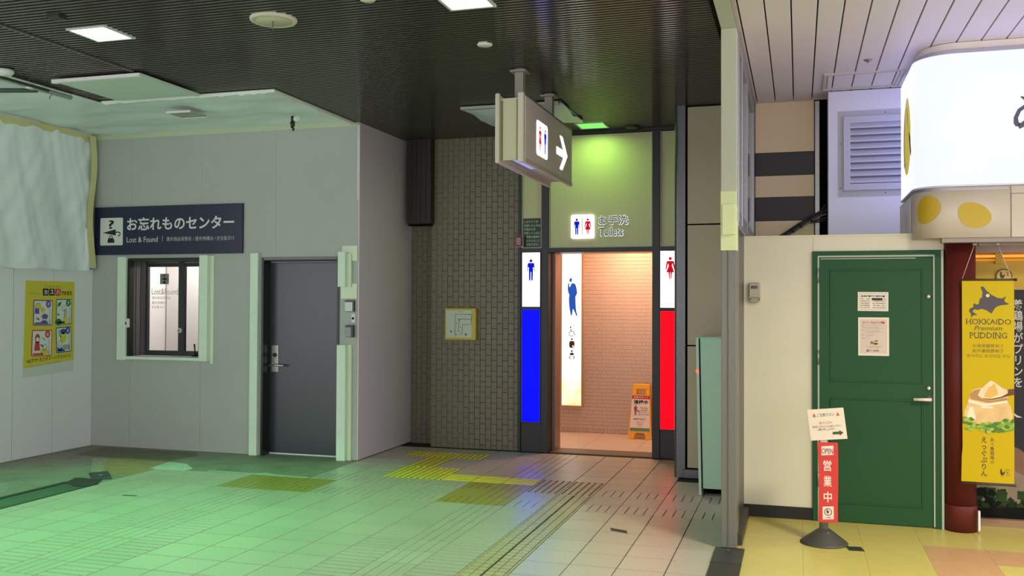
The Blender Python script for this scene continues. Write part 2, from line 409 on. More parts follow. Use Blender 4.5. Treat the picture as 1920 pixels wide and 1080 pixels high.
# restroom floor
fr_ = thing('floor', (-1.9, 11, 0), kind='structure')
mb = MB(); mb.box(-3.6, .2, 10.1, 14.2, -.12, -.006); mb.build('grout_bed', M_GROUT, fr_)
M_RTILE = mat('restroom floor tile', (222, 204, 186), .38, noise_=(60, .14), rnd=.04)
rt = MB(); rt.box(.0015, .5985, .0015, .5985, -.01, 0); rtm = rt.mesh('tile', M_RTILE)
for i in range(6):
    for j in range(6):
        o = bpy.data.objects.new('tile', rtm); COL.objects.link(o); o.parent = fr_; o.location = (-3.55 + .6 * i + 1.9, 10.45 + .6 * j - 11, 0)
mb = MB(); mb.box(-2.64, -1.48, 10.12, 10.44, -.01, .001); mb.build('threshold_strip', mat('brown threshold', (120, 100, 88), .5), fr_)
# shop floor
fs = thing('floor', (.8, 6.5, 0), kind='structure')
mb = MB(); mb.box(-.40, 4.5, -2, 9.2, -.12, -.006); mb.build('screed', M_GROUT, fs)
S = .39
def vt(m):
    b = MB(); b.box(.0006, S - .0006, .0006, S - .0006, -.01, 0); return b.mesh('vinyl_tile', m)
vy, vp = vt(M_YFLOOR), vt(M_PFLOOR)
for i in range(-4, 3):
    for j in range(-6, 3):
        x, y = .805 + S * i, 6.99 + S * j
        if x < -.40: continue
        o = bpy.data.objects.new('vinyl_tile', vp if (i >= 0 and j < 0 and not (i == 1 and j == -2)) else vy); COL.objects.link(o); o.parent = fs; o.location = (x - .8, y - 6.5, 0)
mb = MB(); mb.box(-.40, -.366, 5, 7.56, -.01, 0)
mb.build('vinyl_edge', M_YFLOOR, fs)

# ------------------------------------------------------------------ dark slatted ceiling
ce = thing('ceiling', (-2.5, 6, ZC), kind='structure')
mb = MB(); mb.box(-6.28, -.45, 2, 7.3, 3.575, 3.62); mb.box(-4.42, -.45, 7.3, 10.25, 3.575, 3.62); mb.build('backing_board', M_DARK, ce)
def slat_mesh(L):
    b = MB(); n = 6; wd = .029; sag = .0011
    prof = [(-wd / 2 + wd * k / n, -sag * (1 - (2 * k / n - 1) ** 2)) for k in range(n + 1)]
    v = [(x, y, z) for x in (0, L) for y, z in prof] + [(x, y, .02) for x in (0, L) for y in (-wd / 2, wd / 2)]
    f = [(k, k + 1, n + 2 + k, n + 1 + k) for k in range(n)]
    b.add(v, f, 0, True); t = 2 * (n + 1)
    b.f += [[0, n + 1, t + 2, t], [n, t + 1, t + 3, 2 * n + 1]]; b.m += [0, 0]; b.sm += [False, False]
    return b.mesh('slat', M_SLAT)
sA, sB, sC = slat_mesh(1.065), slat_mesh(4.665), slat_mesh(3.90)
y = 4.0; k = 0
while y < 10.12:
    def put(me, x, yy):
        o = bpy.data.objects.new('slat', me); COL.objects.link(o); o.parent = ce; o.location = (x + 2.5, yy - 6, .004)
    if y < 7.28:
        put(sB, -5.185, y); put(sA, -6.28, y + .025 if y < 7.24 else y)
    else: put(sC, -4.42, y)
    y += .05
mb = MB(); mb.box(-5.213, -5.188, 4, 6.43, 3.517, 3.56); mb.build('joint_strip', mat('slat joint strip', (84, 80, 74), .35), ce)
mb = MB(); mb.box(-6.30, -6.278, 4, 7.32, 3.518, 3.6); mb.box(-6.30, -4.42, 7.296, 7.318, 3.522, 3.6); mb.box(-4.435, -4.415, 7.3, 8.93, 3.522, 3.6); mb.build('edge_angle', M_SLAT, ce)
mb = MB(); mb.box(-.53, -.502, 4, 9.03, 3.51, 3.6); mb.box(-.53, -.45, 2, 9.03, 3.53, 3.6); mb.build('edge_channel', M_DARK, ce)
# unseen slab over everything, added to block world light from above
mb = MB(); mb.box(-9, 5, -3, 15, 3.70, 3.85); tag(mb.build('ceiling', M_DARK), kind='structure')

# ------------------------------------------------------------------ shop ceiling of white boards
cs = thing('ceiling', (1, 6, ZC), kind='structure')
mb = MB(); mb.box(-.40, 3.2, 2, 9.1, 3.56, 3.60); mb.build('backing_board', mat('grey brown board gap', (86, 76, 66), .8), cs)
bm_ = MB(); bm_.box(.005, .1565, 0, 6.04, 0, .03); bme = bm_.mesh('ceiling_board', M_BOARD, bevel=.002)
for k in range(-3, 18):
    o = bpy.data.objects.new('ceiling_board', bme); COL.objects.link(o); o.parent = cs; o.location = (.117 + .1612 * k - 1, 3.0 - 6, 0)
mb = MB(); mb.box(-.395, -.372, 3, 9.04, 3.50, 3.56); mb.box(-.38, .26, 9.012, 9.03, 3.512, 3.56); mb.build('edge_trim', mat('pale ceiling trim', (190, 176, 160), .5), cs)
t = thing('access_hatch', (.51, 8.37, 3.515), 'faint square access hatch frame in the white board ceiling above the louvre', 'hatch')
mb = MB()
for a in ((.2, .83, 8.08, 8.092), (.2, .83, 8.645, 8.657), (.2, .212, 8.08, 8.657), (.818, .83, 8.08, 8.657)): mb.box(*a, 3.512, 3.53)
mb.build('outer_frame', mat('hatch frame', (205, 196, 184), .4), t)
mb = MB()
for a in ((.235, .795, 8.115, 8.121), (.235, .795, 8.616, 8.622), (.235, .241, 8.115, 8.622), (.789, .795, 8.115, 8.622)): mb.box(*a, 3.514, 3.53)
mb.build('inner_frame', MATS['hatch frame'], t)

# ------------------------------------------------------------------ lost and found front wall of painted panels
YL = 8.923
WIN = (-7.235, -6.276, 1.03, 2.12); DOOR = (-5.53, -4.604, -1, 2.125)
wl = thing('wall_lost_and_found', (-6, YL, 0), kind='structure')
edges = [-7.78, -7.214, -6.291, -5.372, -4.395]
for a, b in zip(edges, edges[1:]):
    mb = MB(); holed(mb, a + .001, b - .001, 0.004, 3.50, YL, YL + .045, [WIN, DOOR]); mb.build('wall_panel', M_LFW, wl)
mb = MB(); holed(mb, -7.78, -4.40, 0, 3.56, YL + .004, YL + .05, [WIN, DOOR]); mb.build('backing', M_LFW_GAP, wl)
mb = MB(); mb.box(-7.78, -4.40, YL - .006, YL + .02, 3.49, 3.565); mb.build('top_tape', mat('pale tape', (196, 206, 176), .6), wl)
mb = MB(); mb.box(-4.408, -4.392, YL - .003, YL + .006, 2.72, 3.5); mb.build('corner_bead', mat('white corner bead', (220, 220, 214), .4), wl)
ws = thing('wall_lost_and_found_side', (-4.39, 9.5, 0), kind='structure')
mb = MB(); mb.box(-4.45, -4.382, YL + .052, 10.32, 0.006, 3.525); mb.box(-4.394, -4.382, YL + .001, YL + .0515, .006, 3.525); mb.build('wall_panel', mat('side partition panel', (224, 210, 220), .5), ws)
# left wall: white lower boards, sheet above is a thing of its own
ww = thing('wall_left', (-7.72, 7, 0), kind='structure')
for a, b in ((5.8, 6.75), (6.754, 7.786), (7.79, 8.33), (8.333, 8.922)):
    mb = MB(); mb.box(-7.775, -7.735, a + .002, b - .002, 0.004, 2.01); mb.build('wall_board', mat('white wall board', (236, 238, 240), .5), ww)
mb = MB(); mb.box(-7.83, -7.78, 5.8, 9.3, 0, 3.6); mb.build('backing', M_LFW_GAP, ww)
# the office behind the hatch window and behind the black door
wo = thing('wall_office', (-6.5, 10.4, 0), kind='structure')
mb = MB(); mb.box(-7.8, -4.45, 10.45, 10.5, 0, 3.0); mb.box(-7.80, -7.76, 9.0, 10.5, 0, 3.0); mb.box(-6.02, -5.96, 9.0, 10.5, 0, 3.0); mb.box(-7.8, -4.45, 8.98, 10.5, 2.6, 2.66)
mb.box(-7.8, -4.45, 8.98, 10.5, -.05, -.002)
mb.build('office_wall', M_OFFW, wo)
area('office_lamp', (-6.9, 9.85, 2.55), .7, 24, (1, .95, .93))

# ------------------------------------------------------------------ brick wall by the restroom entrance
YBK = 10.12
wb = thing('wall_brick', (-3.5, YBK, 0), kind='structure')
mb = MB(); mb.box(-4.05, -2.98, YBK + .004, YBK + .2, 0, 3.55); mb.build('mortar_bed', M_MORTAR, wb)
PW, PH = .0664, .1196
b = MB(); b.box(.0018, PW - .0018, 0, .02, .0022, PH - .0022); brm = b.mesh('brick', M_BRICK, bevel=.0015)
bs = []
ncol = 16
for c in range(ncol):
    x = -4.05 + PW * c
    z = -(PH / 2 if c % 2 else 0) - .02
    while z < 3.515:
        if z > -.09: bs.append((x, max(z, z)))
        z += PH
hid = lambda x, z: (-3.87 < x < -3.5 and 1.2 < z < 1.55)
bs.sort(key=lambda q: math.hypot(q[0], (q[1] - 1.6)) + (9 if hid(*q) or (q[0] > -3.2 and q[1] > 2.9) or q[0] > -2.99 else 0))
rest = MB()
for n, (x, z) in enumerate(bs):
    if n < 298:
        o = bpy.data.objects.new('brick', brm); COL.objects.link(o); o.parent = wb; o.location = (x + 3.5, 0, z)
    else: rest.box(x + .0018, x + PW - .0018, YBK, YBK + .02, z + .0022, z + PH - .0022)
tag(rest.build('upper_brick', M_BRICK, wb), kind='stuff')
wr = thing('wall_brick_recess', (-4.2, 10.33, 0), kind='structure')
mb = MB(); mb.box(-4.40, -4.0, 10.334, 10.4, 0, 3.55); mb.build('mortar_bed', M_MORTAR, wr)
rest = MB()
for c in range(5):
    z = -(PH / 2 if c % 2 else 0) - .02; x = -4.385 + PW * c
    while z < 3.5:
        rest.box(x + .0018, x + PW - .0018, 10.33, 10.345, z + .0022, z + PH - .0022); z += PH
tag(rest.build('recess_brick', M_BRICK, wr), kind='stuff')
t = thing('boxed_column_cover', (-4.2, 9.98, 2.53), 'dark brown panelled box hanging from the ceiling beside the brick wall', 'duct')
mb = MB(); mb.box(-4.312, -4.016, 10.0, 10.115, 2.545, 3.53); mb.build('casing', mat('dark brown casing', (46, 38, 30), .45, noise_=(3, .3), nscale_axis=(14, 14, .6)), t, bevel=.006)
mb = MB(); mb.box(-4.30, -4.03, 10.02, 10.11, 2.53, 2.55); mb.build('bottom_plate', M_DARK, t)
for k in range(5):
    mb = MB(); mb.box(-4.308 + .0585 * k, -4.308 + .0585 * k + .056, 9.995, 10.003, 2.55, 3.52); mb.build('plank', MATS['dark brown casing'], t, bevel=.002)
# ------------------------------------------------------------------ restroom front: black frame, cream header, light panels
YF = 10.05
en = thing('wall_restroom_front', (-2.05, YF, 0), kind='structure')
mb = MB()
for a in ((-2.985, -2.95, 0, 3.5), (-2.715, -2.635, 0, 3.5), (-1.492, -1.412, 0, 3.5), (-1.165, -1.13, 0, 3.5)): mb.box(a[0], a[1], YF - .02, YF + .16, a[2], a[3])
for a in ((-2.985, -1.13, 2.205, 2.252), (-2.985, -1.13, 3.492, 3.53), (-2.96, -2.70, 1.579, 1.600), (-1.43, -1.15, 1.572, 1.595)): mb.box(a[0], a[1], YF - .018, YF + .15, a[2], a[3])
mb.build('frame', M_BLACKF, en, bevel=.003)
mb = MB(); mb.box(-2.95, -2.715, YF - .012, YF + .1, .325, 2.204); mb.box(-1.412, -1.165, YF - .012, YF + .1, .305, 2.204); mb.build('backing_panel', M_BLACKF, en)
for a, b in ((-2.95, -2.715), (-1.412, -1.165)):
    mb = MB(); mb.box(a, b, YF, YF + .1, 0, .32); mb.build('kick_panel', M_BLACKF, en)
for a, b in ((-2.952, -2.713), (-2.637, -1.490), (-1.414, -1.163)):
    mb = MB(); mb.box(a + .012, b - .012, YF + .012, YF + .03, 2.262, 3.486); mb.build('header_panel', M_HEADER, en)
    mb = MB(); mb.box(a, b, YF + .0, YF + .04, 2.25, 2.264); mb.box(a, a + .014, YF, YF + .04, 2.25, 3.49); mb.box(b - .014, b, YF, YF + .04, 2.25, 3.49); mb.build('header_bead', mat('grey bead', (150, 148, 140), .4, metal=.4), en)
mb = MB(); mb.box(-2.637, -2.60, YF + .16, YF + .4, 0, 2.21); mb.box(-1.51, -1.49, YF + .16, YF + .4, 0, 2.21); mb.build('door_jamb', mat('brown jamb', (150, 122, 112), .35, metal=.3), en)
mb = MB(); mb.box(-3.0, -.9, YF + .16, YF + .40, 2.205, 3.55); mb.build('lintel', M_PINKT, en)
def light_panel(name, x0, x1, z0, z1, m, label, cat, grp=None):
    t = thing(name, ((x0 + x1) / 2, YF + .02, z0), label, cat, grp)
    b = MB(); b.box(x0, x1, YF - .021, YF - .0125, z0, z1); b.build('lit_face', m, t)
    b = MB()
    for a in ((x0 - .006, x1 + .006, z0 - .006, z0), (x0 - .006, x1 + .006, z1, z1 + .006), (x0 - .006, x0, z0, z1), (x1, x1 + .006, z0, z1)): b.box(a[0], a[1], YF - .024, YF - .0125, a[2], a[3])
    b.build('bezel', M_BLACKF, t)
    return t
G_WHITE = glow('white lit sign face', (250, 250, 255), 2.7)
G_BLUE = glow('blue lit panel', (0, 2, 255), 3.4)
G_RED = glow('red lit panel', (255, 0, 18), 2.0)
I_BLUE = glow('blue lit pictogram', (8, 30, 225), .75)
I_RED = glow('red lit pictogram', (226, 2, 30), .8)
t = light_panel('pictogram_light_box', -2.932, -2.730, 1.606, 2.203, G_WHITE, 'white lit panel with a blue man, left of the restroom doorway', 'sign')
mb = MB(); man(mb, FRONT(0, YF - .021, 0), -2.833, 1.895, .235, .003); mb.build('man_pictogram', I_BLUE, t, print_=True)
t = light_panel('pictogram_light_box', -1.405, -1.17, 1.602, 2.203, G_WHITE, 'white lit panel with a red woman, right of the restroom doorway', 'sign')
mb = MB(); woman(mb, FRONT(0, YF - .021, 0), -1.300, 1.905, .235, .003); mb.build('woman_pictogram', I_RED, t, print_=True)
light_panel('colour_light_panel', -2.932, -2.730, .336, 1.572, G_BLUE, 'tall glowing blue panel left of the restroom doorway', 'light panel')
light_panel('colour_light_panel', -1.405, -1.17, .316, 1.565, G_RED, 'tall glowing red panel right of the restroom doorway', 'light panel')
# header sign
t = thing('restroom_sign', (-2.1, YF, 2.35), 'lit man and woman pictogram with Toilets lettering on the header panel', 'sign')
f = FRONT(0, YF + .012, 0)
mb = MB(); mb.prism(f, rr(-2.383, 2.353, -2.127, 2.612, .018), 0, .022); mb.build('pictogram_plate', glow('header sign lit plate', (250, 250, 255), 1.9), t)
mb = MB(); man(mb, f, -2.318, 2.395, .175, .024); mb.build('man_pictogram', I_BLUE, t, print_=True)
mb = MB(); woman(mb, f, -2.195, 2.395, .175, .024); mb.build('woman_pictogram', I_RED, t, print_=True)
mb = MB(); mb.flat(f, [(-2.261, 2.398), (-2.255, 2.398), (-2.255, 2.572), (-2.261, 2.572)], .024); mb.build('divider', mat('grey print', (120, 120, 128), .5), t, print_=True)
def haloed(s, a, name):
    h = text(s, f, a[0] - .005, a[1] - .004, a[2] + .003, a[3] + .004, .004, glow('white lit letter edge', (245, 250, 255), 1.6), t, name + '_edge', bold=.014)
    text(s, f, *a, .012, mat('dark blue letter', (52, 78, 128), .4), t, name, bold=.006)
haloed('お手洗', (-2.075, 2.497, -1.757, 2.597), 'japanese_lettering')
haloed('Toilets', (-2.075, 2.375, -1.812, 2.467), 'english_lettering')
# dark notice and red beacon
t = thing('dark_notice', (-2.826, YF, 2.262), 'small dark notice with seven lines of white Japanese text beside the doorway header', 'sign')
f = FRONT(0, YF + .010, 0)
mb = MB(); mb.prism(f, [(-2.931, 2.262), (-2.722, 2.262), (-2.722, 2.586), (-2.931, 2.586)], 0, .006); mb.build('board', mat('dark green notice board', (44, 58, 52), .5), t)
PALE = mat('pale notice print', (190, 202, 190), .6)
for k, (s, u0, u1) in enumerate((('このライトが', -2.922, -2.760), ('点滅したときは', -2.922, -2.732), ('確認のため', -2.922, -2.790), ('女性トイレ内に', -2.922, -2.736), ('男性係員等が', -2.895, -2.736), ('立ち入ること', -2.895, -2.742), ('があります。', -2.895, -2.748))):
    z = 2.546 - .042 * k; text(s, f, u0, z - .012, u1, z + .016, .008, PALE, t, 'text_line', bold=.012, res=2)
t = thing('red_beacon', (-2.957, YF - .03, 2.265), 'small dark red beacon lamp on the frame by the dark notice', 'beacon')
mb = MB(); mb.box(-3.0, -2.915, YF - .045, YF - .022, 2.263, 2.392); mb.build('housing', mat('beacon housing', (160, 150, 142), .4), t, bevel=.004)
mb = MB(); mb.box(-2.996, -2.928, YF - .082, YF - .04, 2.272, 2.386); mb.build('lens', mat('dark red lens', (122, 18, 40), .12, spec=.7), t, bevel=.014, seg=3)
# side wall of the header block to brick: narrow filler
# ------------------------------------------------------------------ inside the restroom
YR = 11.78
wt = thing('wall_restroom', (-1.4, YR, 0), kind='structure')
mb = MB(); mb.box(-2.955, .2, YR + .006, YR + .2, 0, 2.75); mb.build('wall_bed', M_PINKJ, wt)
til = MB(); tw, th = .046, .0462
nz = int(2.6 / th)
for r_ in range(nz):
    z = .055 + r_ * th; off = (tw / 2 if r_ % 2 else 0)
    x = -2.957 + off
    while x < -1.2:
        for xa, xb in (((x, x + tw),) if z < .3 else ((x, min(x + tw, -2.926)), (max(x, -2.629), x + tw))):
            if xb - xa > .006: til.box(xa + .0005, xb - .0005, YR - random.uniform(0, .002), YR + .01, z + .0016, z + th - .0016)
        x += tw
x = -2.957
while x < -1.2:
    w_ = random.choice((.022, .03, .038)); til.box(x + .002, x + w_ - .002, YR - random.uniform(0, .004), YR + .01, random.uniform(0, .012), .053); x += w_
tag(til.build('mosaic_tile', M_PINKT, wt), kind='stuff')
wq = thing('wall_restroom_passage', (-3.8, 13.8, 0), kind='structure')
mb = MB(); mb.box(-4.8, -2.7, 13.8, 13.9, 0, 2.75); mb.box(-4.8, -4.7, 10.6, 13.9, 0, 2.75); mb.box(-2.955, -2.86, YR + .05, 13.9, 0, 2.75); mb.box(-4.8, -3.02, 10.42, 10.6, 0, 2.75); mb.box(-1.2, -1.1, 10.1, 12.0, 0, 2.75)
mb.box(-4.8, .3, 10.25, 13.9, 2.65, 2.75)
mb.build('plaster', M_PINKT, wq)
area('restroom_ceiling_lamp', (-1.95, 11.15, 2.62), .35, 35, (1, .56, .33), sy=.7)
area('restroom_ceiling_lamp', (-3.7, 12.8, 2.62), .5, 16, (1, .66, .50))
t = thing('cubicle_door', (-3.5, 13.2, 0), 'pale cubicle door edge with dark gap glimpsed inside the restroom passage', 'door')
mb = MB(); mb.box(-3.66, -3.455, 13.2, 13.24, .18, 2.5); mb.build('leaf', mat('pale pink laminate', (232, 208, 202), .35), t)
mb = MB(); mb.box(-3.452, -3.41, 13.21, 13.23, .20, 2.15); mb.build('gap', mat('dark maroon gap', (82, 42, 40), .6), t)
mb = MB(); mb.tube([(-3.385, 13.16, .12), (-3.385, 13.16, 2.45)], .016); mb.build('rail', M_WHITE, t)
for z in (.45, 1.75):
    mb = MB(); mb.tube([(-3.47, 13.2, z), (-3.385, 13.16, z)], .012); mb.build('rail_bracket', M_WHITE, t)
# men's light box on the tiled wall
m = bpy.data.materials.new('lit white film with yellow clouds'); m.use_nodes = True; nt = m.node_tree; b = nt.nodes['Principled BSDF']
tc = nt.nodes.new('ShaderNodeTexCoord'); nz_ = nt.nodes.new('ShaderNodeTexNoise'); nz_.inputs['Scale'].default_value = 3.2; nz_.inputs['Detail'].default_value = 2
nt.links.new(tc.outputs['Object'], nz_.inputs['Vector']); sp = nt.nodes.new('ShaderNodeSeparateXYZ'); nt.links.new(tc.outputs['Object'], sp.inputs[0])
mr = nt.nodes.new('ShaderNodeMapRange'); nt.links.new(sp.outputs[2], mr.inputs[0]); mr.inputs[1].default_value = .95; mr.inputs[2].default_value = .0; mr.inputs[3].default_value = -.30; mr.inputs[4].default_value = .22
ad = nt.nodes.new('ShaderNodeMath'); nt.links.new(nz_.outputs['Fac'], ad.inputs[0]); nt.links.new(mr.outputs[0], ad.inputs[1])
rp = nt.nodes.new('ShaderNodeValToRGB'); nt.links.new(ad.outputs[0], rp.inputs[0]); rp.color_ramp.elements[0].position = .42; rp.color_ramp.elements[1].position = .75
rp.color_ramp.elements[0].color = (1, .99, .95, 1); rp.color_ramp.elements[1].color = (1, .62, .22, 1)
nt.links.new(rp.outputs[0], b.inputs['Emission Color']); b.inputs['Emission Strength'].default_value = 1.3; b.inputs['Base Color'].default_value = (.2, .2, .2, 1)
t = thing('restroom_light_box', (-2.775, YR, .34), 'tall lit white panel with a blue standing man and icons on the restroom wall', 'sign')
mb = MB(); mb.box(-2.905, -2.648, YR - .028, YR + .003, .342, 2.60); mb.build('lit_face', m, t)
mb = MB()
for a in ((-2.925, -2.63, .322, .342), (-2.925, -2.905, .322, 2.62), (-2.648, -2.63, .322, 2.62)): mb.box(a[0], a[1], YR - .036, YR - .003, a[2], a[3])
mb.build('bezel', mat('tan bezel', (186, 152, 110), .45), t)
f = FRONT(0, YR - .028, 0); c = -2.778
M_SIL = glow('blue lit silhouette', (50, 108, 225), .62); M_BRN = mat('dark brown icon', (74, 50, 20), .5)
mb = MB()
mb.flat(f, [(c - .03, 1.955), (c - .006, 1.972), (c + .004, 1.955), (c + .002, 1.93), (c - .012, 1.916), (c - .028, 1.925)], .002)
mb.flat(f, [(c - .002, 1.90), (c + .022, 1.905), (c + .05, 1.888), (c + .066, 1.83), (c + .072, 1.78), (c + .062, 1.75), (c + .05, 1.735), (c + .052, 1.66), (c + .058, 1.56), (c + .078, 1.482), (c + .062, 1.488), (c + .032, 1.555), (c + .018, 1.575), (c + .012, 1.545), (c + .004, 1.487), (c - .012, 1.497), (c - .03, 1.60), (c - .036, 1.70), (c - .03, 1.755), (c - .044, 1.785), (c - .052, 1.83), (c - .046, 1.90), (c - .034, 1.905), (c - .028, 1.85), (c - .018, 1.86)], .002)
mb.build('man_silhouette', M_SIL, t, print_=True)
text("Men's", f, c - .055, 1.402, c + .055, 1.448, .002, glow('yellow lit print', (236, 214, 120), .9), t, 'lettering')
mb = MB()
mb.flat(f, circ(c - .012, 1.340, .011, 10), .002); stroke(mb, f, [(c - .012, 1.322), (c - .010, 1.285), (c + .026, 1.285), (c + .042, 1.245), (c + .056, 1.25)], .009, .002); ring(mb, f, c - .002, 1.258, .027, .034, .002, a0=1.9, a1=5.6); stroke(mb, f, [(c - .012, 1.305), (c + .018, 1.305)], .008, .002)
mb.build('wheelchair_icon', M_BRN, t, print_=True)
mb = MB(); mb.flat(f, circ(c + .005, 1.188, .0125, 12), .002); mb.flat(f, rr(c - .03, 1.076, c + .04, 1.165, .024), .002); mb.build('ostomate_icon', M_BRN, t, print_=True)
mb = MB(); mb.flat(f, circ(c + .022, 1.097, .013, 8), .003); mb.build('ostomate_mark', glow('lit icon mark', (255, 235, 170), 1.2), t, print_=True)
mb = MB(); mb.flat(f, circ(c + .005, 1.036, .0125, 12), .002); mb.flat(f, [(c - .036, .982), (c - .01, 1.015), (c + .02, 1.015), (c + .046, .982), (c + .03, .990), (c + .02, .985), (c + .005, .98), (c - .01, .985), (c - .02, .990)], .002)
ring(mb, f, c - .012, .955, .010, .020, .002, a0=1.2, a1=4.8, n=10); ring(mb, f, c + .022, .955, .010, .020, .002, a0=-1.7, a1=1.9, n=10)
mb.build('baby_icon', M_BRN, t, print_=True)
# cleaning sign
t = thing('cleaning_floor_sign', (-1.845, 11.56, 0), 'yellow folding cleaning sign standing in the restroom doorway', 'floor sign')
M_YP = mat('yellow orange plastic', (248, 178, 20), .4)
def aframe(y0, y1, name):
    f = Fr((-1.845, y0, 0), (1, 0, 0), (0, y1 - y0, .655)); H = math.hypot(y1 - y0, .655)
    sx = lambda v: .146 - .044 * v / H
    b = MB()
    b.prism(f, [(-sx(0), 0), (-.068, 0), (-.062, .055), (-.045, .075), (.045, .075), (.062, .055), (.068, 0), (sx(0), 0), (sx(.54), .54), (-sx(.54), .54)], -.012, .012)
    b.prism(f, [(-sx(.54), .54), (-.058, .54), (-.058, .61), (-sx(.6), .61)], -.012, .012); b.prism(f, [(.058, .54), (sx(.54), .54), (sx(.6), .61), (.058, .61)], -.012, .012)
    b.prism(f, [(-sx(.6), .61), (sx(.6), .61), (sx(.65) - .004, H), (-sx(.65) + .004, H)], -.012, .012)
    return f, b.build(name, M_YP, t, bevel=.003)
f, fb = aframe(11.40, 11.545, 'front_board')
aframe(11.73, 11.585, 'rear_board')
mb = MB(); mb.prism(f, [(-.122, .095), (.122, .095), (.106, .53), (-.106, .53)], .012, .015); mb.build('label_sheet', mat('label white', (240, 226, 216), .5), fb)
mb = MB(); mb.flat(f, [(-.108, .488), (.108, .488), (.106, .53), (-.106, .53)], .0165); mb.build('red_header', mat('crimson print', (186, 16, 40), .5), fb, print_=True)
text('女性スタッフ', f, -.09, .496, .09, .522, .018, mat('white print', (240, 236, 232), .5), fb, 'header_lettering', bold=.015)
M_INK = mat('black print', (28, 26, 26), .55); M_REDP = mat('red print', (206, 40, 50), .55)
text('清掃中', f, -.088, .425, .088, .475, .017, M_INK, fb, 'main_lettering', bold=.03)
for k, s in enumerate(('Female', 'staff', 'during the', 'cleaning')): text(s, f, .0, .372 - .027 * k, .05 + .014 * len(s) / 2.2, .390 - .027 * k, .017, M_INK, fb, 'english_line', res=2)
mb = MB(); man(mb, f, -.06, .29, .125, .017); mb.build('cleaner_picture', mat('mauve print', (150, 104, 108), .6), fb, print_=True)
mb = MB(); stroke(mb, f, [(-.015, .36), (-.01, .30), (-.02, .285)], .006, .017); stroke(mb, f, [(-.045, .345), (-.015, .335)], .012, .017); mb.build('mop_picture', MATS['mauve print'], fb, print_=True)
text('利用できます。', f, -.085, .232, .075, .252, .017, M_INK, fb, 'lower_lettering', bold=.02)
for k, (s, w_) in enumerate((('ご理解とご協力を', .05), ('お願い', .035), ('致します', .03))): text(s, f, -w_, .196 - .024 * k, w_, .212 - .024 * k, .017, M_REDP, fb, 'red_line', res=2)
mb = MB(); mb.flat(f, [(-.121, .098), (.121, .098), (.119, .135), (-.119, .135)], .0165); mb.build('green_band', mat('green print', (96, 140, 88), .5), fb, print_=True)

# ------------------------------------------------------------------ tactile map on the brick wall
t = thing('tactile_floor_map', (-3.68, YBK, 1.22), 'yellow framed floor plan board mounted on the brick wall', 'map')
mb = MB(); mb.box(-3.865, -3.488, YBK - .055, YBK, 1.222, 1.585); mb.build('frame', mat('yellow painted frame', (206, 178, 28), .4), t, bevel=.008, seg=2)
f = FRONT(0, YBK - .055, 0)
mb = MB(); mb.prism(f, [(-3.846, 1.248), (-3.535, 1.248), (-3.535, 1.562), (-3.846, 1.562)], 0, .004); mb.build('plan_plate', mat('pale green plate', (196, 206, 186), .35), t)
GREYL = mat('grey plan line', (92, 104, 92), .6)
mb = MB()
def pl(*p, wd=.006): stroke(mb, f, [(-3.865 + .377 * (a - 180) / 640, 1.585 - .363 * (b - 185) / 660) for a, b in p], wd, .006)
pl((735, 310), (405, 310), (395, 715), (425, 715)); pl((490, 720), (545, 715), (555, 520), (720, 520), (735, 400)); pl((735, 410), (460, 410)); pl((455, 410), (460, 435), (525, 430)); pl((485, 435), (480, 530), (455, 660), (495, 668)); pl((735, 310), (735, 400))
mb.build('plan_lines', GREYL, t, print_=True)
mb = MB()
for a, b, r_ in ((622, 728, .014), (320, 670, .011), (430, 497, .007), (512, 585, .006), (610, 340, .006), (685, 335, .006), (415, 735, .008)): mb.flat(f, circ(-3.865 + .377 * (a - 180) / 640, 1.585 - .363 * (b - 185) / 660, r_, 10), .006)
tag(mb.build('plan_marks', GREYL, t, print_=True), kind='stuff')
text('案内図', f, -3.695, 1.539, -3.645, 1.548, .006, GREYL, t, 'lettering', res=2)

# ------------------------------------------------------------------ hanging direction sign
t = thing('hanging_direction_sign', (-2.18, 7.9, 2.76), 'grey hanging restroom sign with lit pictogram and white arrow below the dark ceiling', 'sign')
M_SP = mat('warm grey sign face', (238, 222, 212), .42); M_SE = mat('pale sign edge', (214, 210, 184), .45)
mb = MB(); mb.box(-2.095, -2.062, 7.13, 8.71, 2.79, 3.285); mb.build('side_panel', M_SP, t)
mb = MB(); mb.box(-2.290, -2.262, 7.13, 8.71, 2.79, 3.285); mb.build('side_panel', M_SP, t)
for x0, x1 in ((-2.305, -2.268), (-2.118, -2.066)):
    mb = MB(); mb.box(x0, x1, 7.085, 7.135, 2.752, 3.308); mb.build('end_flange', M_SE, t, bevel=.012, seg=2)
    mb = MB(); mb.box(x0, x1, 8.70, 8.72, 2.752, 3.295); mb.build('end_flange', M_SP, t, bevel=.004)
for x0, x1 in ((-2.300, -2.270), (-2.086, -2.058)):
    mb = MB(); mb.box(x0, x1, 7.12, 8.715, 2.752, 2.79); mb.build('bottom_rail', mat('pinkish rail', (214, 190, 180), .45), t, bevel=.003)
    mb = MB(); mb.box(x0, x1, 7.12, 8.715, 3.28, 3.296); mb.build('top_rail', mat('grey rail', (120, 112, 106), .45), t, bevel=.003)
mb = MB(); mb.box(-2.266, -2.12, 7.115, 7.135, 2.775, 3.258); mb.build('end_plate', mat('cream end plate', (208, 204, 166), .45), t)
mb = MB(); mb.box(-2.262, -2.245, 7.112, 7.118, 2.775, 3.25); mb.box(-2.130, -2.120, 7.108, 7.118, 2.775, 3.258); mb.build('end_groove', mat('olive groove', (128, 126, 88), .6), t)
mb = MB(); mb.box(-2.27, -2.095, 7.13, 8.70, 2.80, 2.815); mb.build('bottom_panel', mat('mauve panel', (190, 168, 172), .5), t)
